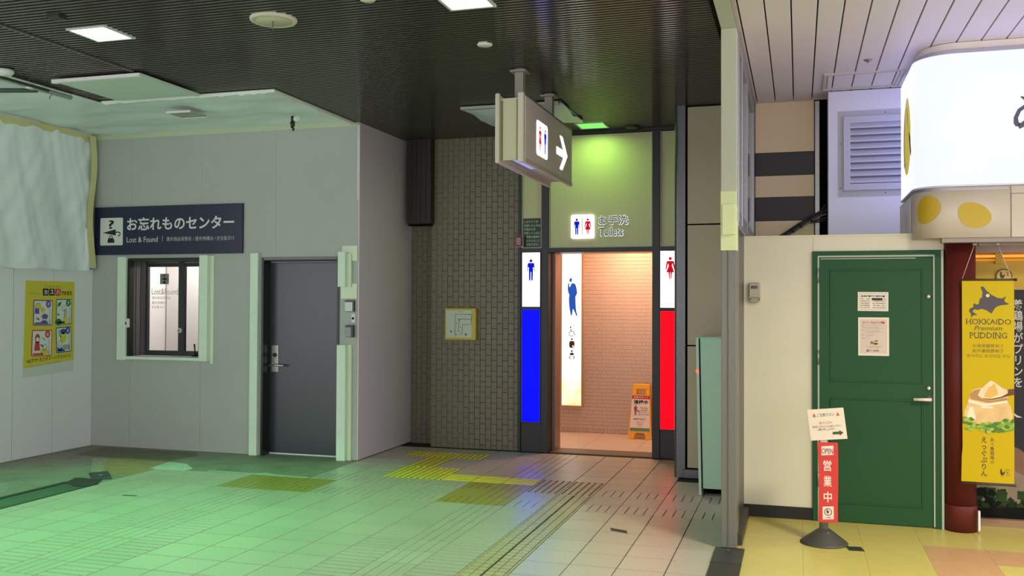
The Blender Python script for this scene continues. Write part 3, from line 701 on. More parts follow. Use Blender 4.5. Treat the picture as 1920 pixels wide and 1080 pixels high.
mb = MB(); mb.box(-2.20, -2.11, 7.14, 7.75, 2.790, 2.801); mb.build('bottom_diffuser', glow('lilac lit diffuser', (178, 168, 250), .75), t)
mb = MB(); mb.box(-2.27, -2.095, 7.13, 8.70, 3.25, 3.27); mb.build('top_panel', M_SP, t)
for y in (7.27, 8.2):
    mb = MB(); mb.box(-2.185, -2.115, y - .035, y + .035, 3.26, 3.53); p = mb.build('hanger_post', mat('grey hanger', (150, 146, 134), .5), t)
    mb = MB(); mb.box(-2.215, -2.085, y - .075, y + .075, 3.497, 3.512); mb.build('ceiling_flange', MATS['grey hanger'], p)
f = Fr((-2.062, 0, 0), (0, 1, 0), (0, 0, 1))
mb = MB(); mb.prism(f, rr(7.45, 2.868, 7.80, 3.155, .03), 0, .004); mb.build('pictogram_plate', glow('hanging sign lit plate', (252, 250, 255), 1.5), t)
mb = MB(); woman(mb, f, 7.545, 2.905, .21, .006); mb.build('woman_pictogram', I_RED, t, print_=True)
mb = MB(); man(mb, f, 7.71, 2.905, .21, .006); mb.build('man_pictogram', I_BLUE, t, print_=True)
mb = MB(); mb.flat(f, [(7.622, 2.91), (7.63, 2.91), (7.63, 3.12), (7.622, 3.12)], .006); mb.build('divider', MATS['grey print'], t, print_=True)
mb = MB()
ay, az = 8.50, 3.008
mb.prism(f, [(8.12, az - .032), (8.40, az - .032), (8.40, az + .032), (8.12, az + .032)], 0, .004)
mb.prism(f, [(ay + .02, az), (ay - .17, az - .150), (ay - .26, az - .150), (ay - .085, az), (ay - .26, az + .150), (ay - .17, az + .150)], 0, .0045)
mb.build('arrow', glow('lit arrow', (255, 255, 250), 2.2), t)

# ------------------------------------------------------------------ ceiling lamps and fittings
def lamp(x, y, s, face, power, col, label, spread):
    t = thing('ceiling_lamp', (x, y, 3.50), label, 'ceiling light', None); h = s / 2
    b = MB()
    for a in ((-h, h, -h, -h + .018), (-h, h, h - .018, h), (-h, -h + .018, -h, h), (h - .018, h, -h, h)): b.box(x + a[0], x + a[1], y + a[2], y + a[3], 3.517, 3.56)
    b.build('frame', mat('pale lamp frame', (206, 214, 204), .4), t)
    b = MB(); b.box(x - h + .018, x + h - .018, y - h + .018, y + h - .018, 3.521, 3.53); b.build('diffuser', face, t)
    if spread < 120: spot('lamp_light', (0, 0, -.01), power, col, spread, parent=t)
    else: area('lamp_light', (0, 0, .004), s - .06, power, col, parent=t, spread=spread)
lamp(-4.69, 5.465, .32, glow('green white diffuser', (214, 255, 232), 5), P_LAMP1, GREEN, 'square green white ceiling light over the left floor', 98)
lamp(-1.985, 5.50, .31, glow('yellow white diffuser', (240, 255, 226), 4), P_LAMP2, (.5, 1, .55), 'square white ceiling light at the top edge, right of the round vent', 80)
lamp(-2.085, 9.735, .31, glow('bright green diffuser', (130, 255, 110), 1.05), P_LAMP3, (.46, 1, .16), 'small green ceiling light just above the restroom header', 170)
M_CREAM = mat('cream enamel', (206, 200, 176), .4)
t = thing('round_ceiling_vent', (-3.345, 5.51, 3.49), 'large round cream ceiling vent with dangling cord', 'vent')
mb = MB(); mb.lathe([(.155, .035), (.155, .012), (.148, .004), (.135, .0), (.122, .006)], (-3.345, 5.51, 3.505), 28); mb.build('rim', M_CREAM, t)
mb = MB(); mb.lathe([(.118, .02), (.118, .004), (.0, .004)], (-3.345, 5.51, 3.5035), 24); mb.build('disc', mat('cream disc', (196, 190, 160), .5), t)
mb = MB(); mb.tube([(-3.345, 5.50, 3.508), (-3.345, 5.50, 3.455)], .005, 6); mb.build('cord', mat('grey cord', (110, 110, 96), .6), t)
t = thing('round_ceiling_speaker', (-2.187, 6.481, 3.50), 'small round cream disc on the dark ceiling near the hanging sign', 'speaker')
mb = MB(); mb.lathe([(.056, .03), (.056, .008), (.05, .001), (.0, .0)], (-2.187, 6.481, 3.514), 22); mb.build('cover', mat('cream cover', (222, 224, 206), .4), t)
t = thing('round_ceiling_speaker', (-2.556, 5.30, 3.49), 'cream disc just cut by the top edge of the picture', 'speaker')
mb = MB(); mb.lathe([(.05, .03), (.05, .008), (.042, .001), (.0, .0)], (-2.556, 5.298, 3.510), 22); mb.build('cover', MATS['cream cover'], t)
t = thing('ceiling_spot', (-4.69, 5.05, 3.51), 'small dark square fitting in the slats left of the left lamp', 'fitting')
mb = MB(); mb.box(-4.74, -4.64, 5.01, 5.09, 3.508, 3.53); mb.build('plate', mat('dark grey fitting', (40, 42, 36), .5), t, bevel=.004)
t = thing('ceiling_spot', (-1.69, 9.92, 3.51), 'small dark round fitting beside the green lamp', 'fitting')
mb = MB(); mb.lathe([(.075, .02), (.07, .0), (.0, .004)], (-1.69, 9.92, 3.507), 18); mb.build('plate', mat('dark grey round fitting', (58, 60, 52), .5), t)
t = thing('ceiling_cover_panel', (-5.58, 6.84, 3.49), 'white rectangular cover panel taped under the left dark ceiling', 'panel')
M_PC = mat('pale cover sheet', (206, 222, 212), .5)
mb = MB(); mb.box(-6.015, -5.145, 6.45, 7.235, 3.496, 3.508); mb.build('sheet', M_PC, t)
mb = MB(); mb.box(-6.02, -5.14, 6.43, 6.475, 3.480, 3.508); mb.build('front_edge', mat('white tape edge', (226, 228, 222), .5), t)
mb = MB(); mb.box(-5.185, -5.138, 6.45, 7.235, 3.488, 3.508); mb.build('side_tape', M_PC, t)
t = thing('wrapped_ceiling_unit', (-2.62, 8.95, 3.46), 'white plastic wrapped square unit on the ceiling behind the hanging sign', 'ceiling unit')
mb = MB(); n = 8
g = [[(-3.10 + .98 * i / n, 8.45 + 1.0 * j / n) for i in range(n + 1)] for j in range(n + 1)]
v = []
for j in range(n + 1):
    for i in range(n + 1):
        x, y = g[j][i]; e = min(i, j, n - i, n - j) / (n / 2)
        v.append((x + .03 * noise.noise((x * 5, y * 5, 1)), y + .03 * noise.noise((x * 5, y * 5, 4)), 3.505 - .05 * min(1, e * 2) - .02 * noise.noise((x * 7, y * 7, 2))))
mb.add(v, [(j * (n + 1) + i, j * (n + 1) + i + 1, (j + 1) * (n + 1) + i + 1, (j + 1) * (n + 1) + i) for j in range(n) for i in range(n)], 0, True)
mb.add([(p[0], p[1], 3.52) for p in (v[0], v[n], v[-1], v[-1 - n])], [(0, 1, 2, 3)])
mb.build('plastic_wrap', mat('milky plastic wrap', (206, 214, 222), .3, spec=.5), t)
mb = MB(); mb.box(-3.09, -2.13, 8.44, 8.50, 3.49, 3.515); mb.build('tape_strip', mat('clear tape', (180, 180, 172), .3), t)
# ------------------------------------------------------------------ lost and found sign
t = thing('lost_and_found_sign', (-6.725, YL, 2.173), 'dark navy Lost & Found sign board above the hatch window', 'sign')
mb = MB(); mb.box(-7.692, -5.76, YL - .03, YL, 2.173, 2.716); mb.build('board', mat('navy sign board', (32, 36, 66), .38, spec=.5), t, bevel=.002)
f = FRONT(-7.692, YL - .03, 2.173)
M_SIGNW = mat('white sign print', (222, 226, 220), .5)
mb = MB(); mb.flat(f, rr(.080, .108, .387, .420, .014), .001); mb.build('pictogram_plate', M_SIGNW, t, print_=True)
text('?', f, .192, .295, .268, .395, .002, M_INK, t, 'question_mark', bold=.02)
mb = MB(); mb.flat(f, [(.110, .253), (.130, .255), (.292, .290), (.292, .218), (.130, .249)], .002)
stroke(mb, f, [(.285, .254), (.325, .258), (.347, .250), (.352, .232), (.340, .216), (.322, .216)], .013, .002)
mb.build('umbrella_pictogram', M_INK, t, print_=True)
mb = MB(); mb.flat(f, [(.178, .137), (.276, .137), (.270, .172), (.258, .192), (.196, .192), (.184, .172)], .002); ring(mb, f, .227, .195, .017, .027, .002, n=14, a0=0, a1=pi); mb.build('bag_pictogram', M_INK, t, print_=True)
text('お忘れものセンター', f, .442, .272, 1.830, .418, .001, M_SIGNW, t, 'japanese_lettering', bold=.022)
text('Lost & Found', f, .442, .138, .852, .198, .001, M_SIGNW, t, 'english_lettering')
mb = MB(); mb.flat(f, [(.913, .142), (.917, .142), (.917, .206), (.913, .206)], .001); mb.build('divider', M_SIGNW, t, print_=True)
text('遺失物品保管处 / 遺失物櫃台 / 분실물코너', f, .966, .144, 1.826, .192, .001, mat('grey sign print', (176, 180, 180), .5), t, 'small_lettering', bold=.006)

# ------------------------------------------------------------------ hatch window
wn = thing('window_1', (-6.75, YL, 1.03), kind='structure')
M_DKFR = mat('dark grey window frame', (58, 60, 60), .35); M_REV = mat('grey mauve reveal laminate', (112, 106, 110), .25)
x0, x1, z0, z1 = WIN
mb = MB(); mb.box(x0 - .01, x0 + .022, YL - .02, YL + .05, z0, z1); mb.box(x1 - .022, x1 + .01, YL - .02, YL + .05, z0, z1); mb.box(x0, x1, YL - .02, YL + .05, z1 - .02, z1 + .012); mb.build('outer_frame', mat('near black frame', (26, 32, 28), .35), wn)
mb = MB(); mb.box(x0 - .02, x0, YL + .05, 9.24, z0, z1); mb.box(x1, x1 + .02, YL + .05, 9.24, z0, z1); mb.box(x0 - .02, x1 + .02, YL + .05, 9.24, z1 - .012, z1 + .02); mb.build('reveal', M_REV, wn)
for a in (YL + .11, YL + .19):
    mb = MB(); mb.box(x0, x0 + .004, a, a + .006, z0, z1); mb.build('reveal_joint', M_DKFR, wn)
mb = MB(); mb.box(x0 - .02, x1 + .02, YL - .03, 9.24, 1.005, 1.03); mb.build('counter_sill', mat('white counter', (226, 226, 220), .3), wn)
YS = 9.2
mb = MB(); mb.box(-7.222, -7.186, YS - .02, YS + .02, 1.03, 2.108); mb.box(-7.222, -6.28, YS - .02, YS + .02, 1.03, 1.085); mb.box(-7.222, -6.28, YS - .02, YS + .02, 2.045, 2.108); mb.box(-6.768, -6.690, YS - .03, YS + .02, 1.03, 2.108); mb.box(-6.505, -6.28, YS - .022, YS + .02, 1.03, 2.108)
mb.build('sash_frame', M_DKFR, wn, bevel=.003)
mb = MB(); mb.box(-7.19, -6.3, YS - .026, YS - .02, 2.088, 2.098); mb.build('sash_rail', M_ALU, wn)
gl = mat('window glass', (240, 244, 244), .02, trans=1.0); gl.node_tree.nodes['Principled BSDF'].inputs['IOR'].default_value = 1.12
for a, b in ((-7.188, -6.766), (-6.692, -6.505)):
    mb = MB(); mb.box(a, b, YS - .002, YS + .002, 1.08, 2.05); mb.build('glass_pane', gl, wn)
f = FRONT(0, YS - .004, 0)
t = thing('glass_lettering', (-6.95, YS - .006, 1.55), 'grey Lost&Found lettering and umbrella pictogram stuck on the hatch window glass', 'lettering')
M_GP = mat('pale grey glass print', (196, 184, 184), .6); M_GPM = mat('grey glass plate', (150, 156, 150), .6)
mb = MB(); mb.flat(f, rr(-7.034, 1.846, -6.914, 1.966, .006), .001); mb.build('pictogram_plate', M_GPM, t, print_=True)
text('?', f, -6.992, 1.925, -6.960, 1.96, .002, M_INK, t, 'question_mark', bold=.02)
mb = MB(); mb.flat(f, [(-7.02, 1.905), (-6.95, 1.922), (-6.95, 1.888)], .002); stroke(mb, f, [(-6.955, 1.905), (-6.93, 1.908), (-6.922, 1.896), (-6.934, 1.888)], .006, .002); mb.flat(f, [(-6.995, 1.852), (-6.955, 1.852), (-6.96, 1.88), (-6.99, 1.88)], .002); mb.build('umbrella_and_bag', M_INK, t, print_=True)
text('Lost&Found', f, -7.146, 1.728, -6.79, 1.795, .002, M_GP, t, 'english_lettering')
text('遺失物品保管処', f, -7.145, 1.672, -6.884, 1.706, .002, M_GP, t, 'chinese_lettering')
text('遺失物櫃台', f, -7.145, 1.616, -6.956, 1.65, .002, M_GP, t, 'chinese_lettering')
text('분실물코너', f, -7.144, 1.566, -6.977, 1.60, .002, M_GP, t, 'korean_lettering')
t = thing('round_intercom', (-6.735, YS - .05, 1.29), 'small round clear talk grille on the hatch window mullion', 'intercom')
mb = MB(); mb.lathe([(.030, 0), (.030, .012), (.022, .02), (.0, .022)], (-6.738, YS - .03, 1.318), 18, axis=Vector((0, -1, 0))); mb.build('ring', mat('clear plastic ring', (206, 210, 206), .2), t)
mb = MB(); mb.lathe([(.014, .0), (.012, .006), (0, .007)], (-6.738, YS - .052, 1.318), 12, axis=Vector((0, -1, 0))); mb.build('centre', M_GPM, t)
t = thing('pen_stand', (-6.55, YS - .09, 1.03), 'black pen on a round stand on the hatch counter', 'pen')
mb = MB(); mb.lathe([(.04, 0), (.04, .01), (.015, .022), (.012, .03)], (-6.50, YS - .08, 1.031), 16); mb.build('base', M_INK, t)
mb = MB(); mb.tube([(-6.50, YS - .08, 1.05), (-6.512, YS - .08, 1.17)], [.006, .009], 8); mb.build('pen', M_INK, t)
t = thing('window_lock', (-7.23, YL - .03, 1.35), 'small white lock on the left frame of the hatch window', 'lock')
mb = MB(); mb.box(-7.255, -7.207, YL - .045, YL - .018, 1.353, 1.452); mb.build('body', mat('white lock', (226, 230, 226), .4), t, bevel=.004)
mb = MB(); mb.box(-7.252, -7.232, YL - .048, YL - .044, 1.385, 1.415); mb.build('keyhole', M_INK, t)
# things in the office seen through the glass
t = thing('office_shelf', (-6.42, 10.0, 0), 'grey shelf of files glimpsed at the right of the hatch window', 'shelf')
mb = MB(); mb.box(-6.53, -6.10, 9.75, 10.05, 1.0, 1.03); mb.box(-6.53, -6.10, 9.75, 10.05, 1.52, 1.55); mb.box(-6.53, -6.10, 9.75, 10.05, 1.82, 1.85); mb.box(-6.12, -6.09, 9.75, 10.05, .0, 2.3); mb.build('boards', mat('pale shelf', (206, 206, 206), .5), t)
for k, (z, h, c) in enumerate(((1.551, .24, (74, 78, 78)), (1.851, .25, (150, 150, 148)), (1.031, .38, (110, 112, 112)))):
    b = MB()
    for q in range(6): b.box(-6.525 + .065 * q, -6.525 + .065 * q + .058, 9.80, 10.02, z, z + h - (q % 3) * .02)
    tag(b.build('file_row', mat('file row %d' % k, c, .6), None), ('dark files on the middle shelf behind the hatch glass', 'pale files on the top shelf behind the hatch glass', 'grey files on the bottom shelf behind the hatch glass')[k], 'files', kind='stuff')
t = thing('office_partition', (-6.8, 10.3, 0), 'white partition with narrow timber edge behind the hatch glass', 'partition')
mb = MB(); mb.box(-7.74, -6.87, 10.25, 10.29, 0, 2.4); mb.build('panel', mat('white partition', (240, 234, 230), .6), t)
mb = MB(); mb.box(-6.868, -6.84, 10.24, 10.30, 0, 2.4); mb.build('edge_strip', mat('timber edge', (206, 178, 150), .5), t)

# ------------------------------------------------------------------ foam guards
M_PAD = mat('mint foam guard', (226, 244, 226), .6, noise_=(5, .06)); M_PAD2 = mat('pale foam guard', (230, 240, 212), .6, noise_=(5, .05))
def guard(x0, x1, z0, z1, dep, label, sheet=None):
    t = thing('foam_edge_guard', ((x0 + x1) / 2, YL - dep, z0), label, 'edge guard', 'foam edge guards')
    b = MB(); b.box(x0, x1, YL - dep, YL - .001, z0, z1); b.build('foam_block', M_PAD, t, bevel=.006, seg=2)
    return t
guard(-7.36, -7.245, .985, 2.150, .05, 'pale green foam guard down the left side of the hatch window')
tg = guard(-6.272, -6.165, .995, 2.155, .07, 'pale green foam guard down the right side of the hatch window')
mb = MB(); mb.box(-6.165, -6.125, YL - .012, YL - .001, .968, 2.15); mb.build('backing_strip', M_PAD2, tg)
tg = guard(-7.25, -6.27, .996, 1.03, .055, 'thin pale foam strip along the sill of the hatch window')
guard(-5.648, -5.552, 0, 2.172, .05, 'tall pale green foam guard left of the black door')
tg = guard(-4.592, -4.505, 1.805, 2.172, .075, 'short pale foam guard at the top right of the black door')
mb = MB(); mb.box(-4.585, -4.40, YL - .010, YL - .001, 1.683, 1.84); mb.box(-4.57, -4.398, YL - .012, YL - .001, 2.08, 2.236); mb.box(-4.505, -4.46, YL - .03, YL - .001, 1.80, 2.15); mb.build('tape_sheet', M_PAD2, tg)
tg = guard(-4.597, -4.495, 0, 1.203, .075, 'tall pale foam guard at the lower right of the black door')
mb = MB(); mb.box(-4.495, -4.455, YL - .02, YL - .001, 0, 1.203); mb.build('backing_strip', M_PAD2, tg)

# ------------------------------------------------------------------ black door
d = thing('door_1', (-5.07, YL, 0), kind='structure')
M_DOOR = mat('dark slate door paint', (26, 33, 48), .36, spec=1.0); M_JAMB = mat('black door jamb', (24, 30, 30), .3)
mb = MB(); mb.box(-5.53, -5.505, YL - .012, 9.10, 0, 2.125); mb.box(-4.629, -4.604, YL - .012, 9.10, 0, 2.125); mb.box(-5.53, -4.604, YL - .012, 9.10, 2.09, 2.125); mb.build('door_frame', M_JAMB, d)
mb = MB(); mb.box(-5.50, -4.63, YL - .016, YL - .010, 2.10, 2.122); mb.box(-5.47, -4.64, 9.0, 9.01, 2.07, 2.085); mb.build('head_strip', mat('grey head strip', (112, 114, 118), .35), d)
mb = MB(); mb.box(-5.505, -4.629, 9.05, 9.09, .02, 2.085); mb.build('leaf', M_DOOR, d)
mb = MB(); mb.box(-5.50, -4.63, 9.045, 9.08, .001, .016); mb.build('threshold', mat('bright threshold', (226, 230, 228), .4), d)
mb = MB(); mb.box(-5.478, -5.396, 9.043, 9.05, .890, 1.175); lk = mb.build('lock_plate', M_ALU, d)
mb = MB(); mb.lathe([(.022, 0), (.022, .012), (.015, .016), (0, .016)], (-5.437, 9.043, 1.072), 16, axis=Vector((0, -1, 0))); mb.build('cylinder', mat('dark lock cylinder', (60, 60, 56), .3, metal=.7), lk)
mb = MB(); mb.tube([(-5.437, 9.045, .965), (-5.437, 8.985, .965)], .014); mb.tube([(-5.475, 8.985, .965), (-5.30, 8.985, .962)], .0115); mb.build('lever', mat('satin lever', (206, 206, 200), .25, metal=.8), lk)
# wall devices right of the door
M_DEV = mat('white device', (214, 222, 226), .4); M_DEVG = mat('grey device', (150, 156, 162), .4)
t = thing('card_reader', (-4.475, YL, 1.55), 'square white card reader on the wall strip right of the black door', 'card reader')
mb = MB(); mb.box(-4.528, -4.424, YL - .03, YL, 1.548, 1.668); mb.build('body', M_DKFR, t); mb = MB(); mb.box(-4.526, -4.438, YL - .036, YL - .028, 1.552, 1.648); mb.build('face', M_DEV, t, bevel=.003)
t = thing('key_switch', (-4.435, YL, 1.43), 'tiny white key switch below the card reader', 'switch')
mb = MB(); mb.box(-4.461, -4.414, YL - .015, YL, 1.432, 1.528); mb.build('plate', M_DEV, t, bevel=.003); mb = MB(); mb.lathe([(.013, 0), (.013, .006), (0, .006)], (-4.440, YL - .015, 1.478), 12, axis=Vector((0, -1, 0))); mb.build('keyhole', M_INK, t)
t = thing('intercom_box', (-4.47, YL, 1.28), 'small grey intercom box under the key switch', 'intercom')
mb = MB(); mb.box(-4.515, -4.425, YL - .045, YL, 1.282, 1.408); mb.build('body', M_DKFR, t, bevel=.004); mb = MB(); mb.box(-4.512, -4.447, YL - .05, YL - .04, 1.284, 1.386); mb.build('face', M_DEVG, t, bevel=.004)
t = thing('wall_socket', (-7.745, YL, .34), 'small pale wall plate low in the left corner', 'socket')
mb = MB(); mb.box(-7.772, -7.722, YL - .008, YL, .335, .42); mb.build('plate', mat('pale wall plate', (204, 212, 200), .5), t, bevel=.003)
# ------------------------------------------------------------------ plastic sheets
M_SHEET = mat('milky plastic sheeting', (238, 246, 248), .35, spec=.4, noise_=(2, .04)); M_TAPE = mat('pale yellow masking tape', (214, 208, 150), .6)
def wrinkle_grid(pt, nu, nv, amp):
    v = []
    for j in range(nv + 1):
        for i in range(nu + 1): v.append(pt(i / nu, j / nv))
    return v, [(j * (nu + 1) + i, j * (nu + 1) + i + 1, (j + 1) * (nu + 1) + i + 1, (j + 1) * (nu + 1) + i) for j in range(nv) for i in range(nu)]
t = thing('wall_plastic_sheet', (-7.69, 8, 2.0), 'white plastic sheet hanging in creases over the upper left wall', 'plastic sheet')
def pt(a, b):
    y = 5.8 + 3.06 * a; z = 1.99 + 1.56 * b
    e = min(1, (1 - b) * 3) * .5 + .5
    k = noise.noise((y * 3.2 + z * .9, z * .5, 3)); k2 = noise.noise((y * 9 + z * 2.2, z * .8, 9)); k3 = noise.noise((y * 7 - z * 4, z * 1.5, 5))
    x = -7.70 + .045 * k * e + .020 * abs(k2) + .02 * k3
    return (max(x, -7.732), y + (.05 * noise.noise((z * 2.2, 1, 1)) - .05 * (1 - b) ** 2 if a > .98 else 0), z + (.02 * noise.noise((y * 3, 0, 0)) if b < .01 else 0))
v, fc = wrinkle_grid(pt, 110, 40, 0); mb = MB(); mb.add(v, fc, 0, True); mb.build('sheet', M_SHEET, t)
mb = MB()
pth = [(-7.66, 8.80 + .03 * sin(z * 5), 3.52 - z) for z in [q * .1 for q in range(16)]]
for p, q in zip(pth, pth[1:]): mb.add([(p[0], p[1] - .035, p[2]), (p[0] + .012, p[1] + .045, p[2]), (q[0] + .012, q[1] + .045, q[2]), (q[0], q[1] - .035, q[2])], [(0, 1, 2, 3)], 0, True)
mb.build('edge_tape', M_TAPE, t)
mb = MB()
pth = [(-7.70 + .01 * sin(y * 9), y, 3.485 + .012 * sin(y * 4)) for y in [5.8 + q * .1 for q in range(31)]]
for p, q in zip(pth, pth[1:]): mb.add([(p[0], p[1], p[2] - .03), (p[0] + .03, p[1], p[2] + .04), (q[0] + .03, q[1], q[2] + .04), (q[0], q[1], q[2] - .03)], [(0, 1, 2, 3)], 0, True)
mb.build('top_tape', M_TAPE, t)
t = thing('ceiling_plastic_sheet', (-6.2, 8, 3.5), 'pale plastic sheet stretched under the open ceiling in front of the lost and found wall', 'plastic sheet')
def grid2(x0, x1, y0, y1, nu, nv, folds):
    def p(a, b):
        x = x0 + (x1 - x0) * a; y = y0 + (y1 - y0) * b
        e = min(1, a * 10 + .15, b * 10 + .15, (1 - a) * 10 + .15, (1 - b) * 10 + .15)
        k = noise.noise((x * 1.1 + y * .7, y * 1.9 - x * .6, 2)); k2 = noise.noise((x * 4 + y * 3, y * 4 - x * 2, 7))
        return (x, y, 3.545 + e * (.05 * k + .016 * k2))
    return wrinkle_grid(p, nu, nv, 0)
mb = MB(); v, fc = grid2(-7.78, -4.42, 7.31, 8.93, 90, 44, 1); mb.add(v, fc, 0, True)
v, fc = grid2(-7.78, -6.285, 4.0, 7.31, 44, 80, 1); mb.add(v, fc, 0, True); mb.build('sheet', M_SHEET, t)
mb = MB()
for k in range(44):                                       # ragged taped hem along the cut edge of the slats
    xa, xb = -6.26 + 1.83 * k / 44, -6.26 + 1.83 * (k + 1) / 44
    d0, d1 = .012 + .025 * abs(noise.noise((k * .6, 0, 0))), .012 + .025 * abs(noise.noise(((k + 1) * .6, 0, 0)))
    mb.add([(xa, 7.30, 3.545 + .01), (xb, 7.30, 3.545 + .01), (xb, 7.325, 3.512 - d1), (xa, 7.325, 3.512 - d0)], [(0, 1, 2, 3)], 0, True)
for k in range(30):
    ya, yb = 7.32 + 1.60 * k / 30, 7.32 + 1.60 * (k + 1) / 30
    d0, d1 = .004 + .02 * abs(noise.noise((k * .6, 5, 0))), .004 + .02 * abs(noise.noise(((k + 1) * .6, 5, 0)))
    mb.add([(-4.43, ya, 3.55), (-4.43, yb, 3.55), (-4.45, yb, 3.512 - d1), (-4.45, ya, 3.512 - d0)], [(0, 1, 2, 3)], 0, True)
mb.add([(-4.43, 7.30, 3.53), (-4.43, 7.62, 3.53), (-4.60, 7.31, 3.53)], [(0, 1, 2)])
mb.build('taped_hem', mat('white taped hem', (226, 230, 222), .5), t)
t = thing('sheet_covered_vent', (-5.77, 7.93, 3.5), 'flat square vent showing through the ceiling plastic sheet', 'vent')
mb = MB(); mb.box(-5.905, -5.632, 7.794, 8.062, 3.485, 3.50); mb.build('cover', mat('grey mauve vent cover', (172, 172, 160), .5), t); mb = MB(); mb.box(-5.905, -5.632, 7.785, 7.80, 3.48, 3.50); mb.box(-5.905, -5.632, 8.05, 8.075, 3.478, 3.50); mb.build('rim', M_WHITE, t)
t = thing('sprinkler_head', (-4.99, 8.60, 3.40), 'dark sprinkler head poking through the ceiling plastic sheet', 'sprinkler')
mb = MB(); mb.tube([(-4.99, 8.60, 3.56), (-4.99, 8.60, 3.50)], .016, 10); mb.tube([(-4.99, 8.60, 3.50), (-4.985, 8.6, 3.452)], [.026, .020], 10); mb.build('body', mat('dark bronze sprinkler', (58, 60, 48), .4, metal=.5), t)
mb = MB(); mb.tube([(-5.0, 8.60, 3.452), (-4.975, 8.60, 3.43), (-4.985, 8.6, 3.41)], .012, 8); mb.build('deflector', MATS['dark bronze sprinkler'], t)
mb = MB(); mb.tube([(-4.97, 8.62, 3.53), (-4.93, 8.6, 3.54)], .03, 8); mb.build('plastic_wrap', M_SHEET, t)
t = thing('ceiling_conduit', (-6.32, 6.0, 3.47), 'grey pipe running along the left edge of the dark ceiling', 'pipe')
M_COND = mat('grey conduit', (206, 208, 200), .35)
mb = MB(); mb.tube([(-6.335, 4.0, 3.495), (-6.335, 7.0, 3.495)], .022, 10); mb.build('pipe', M_COND, t)
mb = MB(); mb.tube([(-6.30, 4.0, 3.49), (-6.30, 6.7, 3.49)], .012, 8); mb.build('cable', mat('dark conduit', (70, 84, 72), .5), t)
for y in (6.1, 6.52):
    mb = MB(); mb.tube([(-6.335, y - .04, 3.495), (-6.335, y + .04, 3.495)], .028, 10); mb.build('coupling', M_WHITE, t)
t = thing('smoke_detector', (-6.17, 6.08, 3.46), 'white smoke detector at the left edge of the dark ceiling', 'smoke detector')
mb = MB(); mb.lathe([(.072, .03), (.072, .008), (.055, -.012), (.0, -.014)], (-6.165, 6.085, 3.488), 20); mb.build('body', M_WHITE, t)
t = thing('bent_wire', (-6.3, 6.92, 3.43), 'short dark wire hook hanging at the plastic sheet edge', 'wire')
mb = MB(); mb.tube([(-6.42, 6.9, 3.52), (-6.45, 6.88, 3.49), (-6.44, 6.86, 3.46)], .003, 5); mb.build('wire', M_INK, t)
mb = MB(); mb.tube([(-7.7, 6.46, 3.50), (-6.95, 6.50, 3.49), (-6.35, 6.62, 3.48)], .02, 8); tag(mb.build('cross_pipe', mat('dark pipe', (64, 80, 72), .5)), 'dark pipe crossing under the plastic sheet at the left edge', 'pipe')

# ------------------------------------------------------------------ poster on the left wall
t = thing('harassment_poster', (-7.734, 8.28, .84), 'yellow poster with four picture cards on the left wall', 'poster')
f = Fr((-7.734, 7.918, .845), (0, 1, 0), (0, 0, 1)); PW_, PH_ = .716, 1.015
mb = MB(); mb.prism(f, [(0, 0), (PW_, .025), (PW_, PH_), (.02, PH_)], 0, .003); mb.build('paper', mat('poster paper', (216, 222, 214), .5), t)
mb = MB(); mb.flat(f, [(0, .10), (PW_, .15), (PW_, PH_), (.02, PH_)], .004); mb.build('yellow_field', mat('poster yellow', (222, 208, 64), .5), t, print_=True)
text('これ、カスハラ（かも）？', f, .27, .945, .52, .972, .006, M_INK, t, 'top_line', res=2)
PC = {'purple': mat('poster purple', (112, 84, 156), .5), 'green': mat('poster green', (38, 128, 86), .5), 'red': mat('poster red', (206, 66, 58), .5), 'blue': mat('poster blue', (42, 92, 156), .5), 'yel': mat('poster lemon', (226, 214, 70), .5), 'grey': mat('poster grey', (168, 176, 170), .5), 'line': mat('poster line grey', (128, 134, 128), .5)}
MP_W = mat('poster card white', (232, 236, 232), .5)
for k, (s, c) in enumerate((('カ', 'grey'), ('ス', 'grey'), ('ハ', 'red'))):
    u = .255 + .088 * k
    mb = MB(); mb.flat(f, [(u, .86), (u + .078, .86), (u + .078, .935), (u, .935)], .006); mb.build('title_tile', PC[c] if c != 'grey' else M_INK, t, print_=True)
    text(s, f, u + .015, .872, u + .063, .923, .008, MP_W, t, 'title_lettering', bold=.04, res=2)
text('ラかるた', f, .52, .865, .68, .915, .006, M_INK, t, 'title_lettering', bold=.03, res=2)
text('ハラスメント', f, .06, .868, .21, .895, .006, PC['line'], t, 'title_small', res=2)
def card(u0, v0, u1, v1, c, sk, kana, draw):
    ff = f.at(u0, v0, .006, sk); w_, h_ = u1 - u0, v1 - v0
    b = MB(); b.flat(ff, rr(0, 0, w_, h_, .016, 3), 0); o = b.build('card_border', PC[c], t, print_=True)
    b = MB(); b.flat(ff, rr(.011, .011, w_ - .011, h_ - .011, .01, 3), .0015); b.build('card_face', MP_W, o, print_=True)
    b = MB(); b.flat(ff, circ(w_ * .76, h_ * .84, .036, 16, .040), .003); b.build('card_disc', PC[c], o, print_=True)
    text(kana, ff, w_ * .76 - .016, h_ * .84 - .02, w_ * .76 + .016, h_ * .84 + .02, .0045, MP_W, o, 'kana', bold=.03, res=2)
    b = MB(); b.flat(ff, [(.02, .014), (w_ * .55, .014), (w_ * .55, .034), (.02, .034)], .003); b.build('card_caption_band', PC[c], o, print_=True)
    vtext('なんでもお客様', ff, w_ * .84, h_ * .66, .02, .024, .003, M_INK, o, 'card_text')
    draw(ff, w_, h_, o)
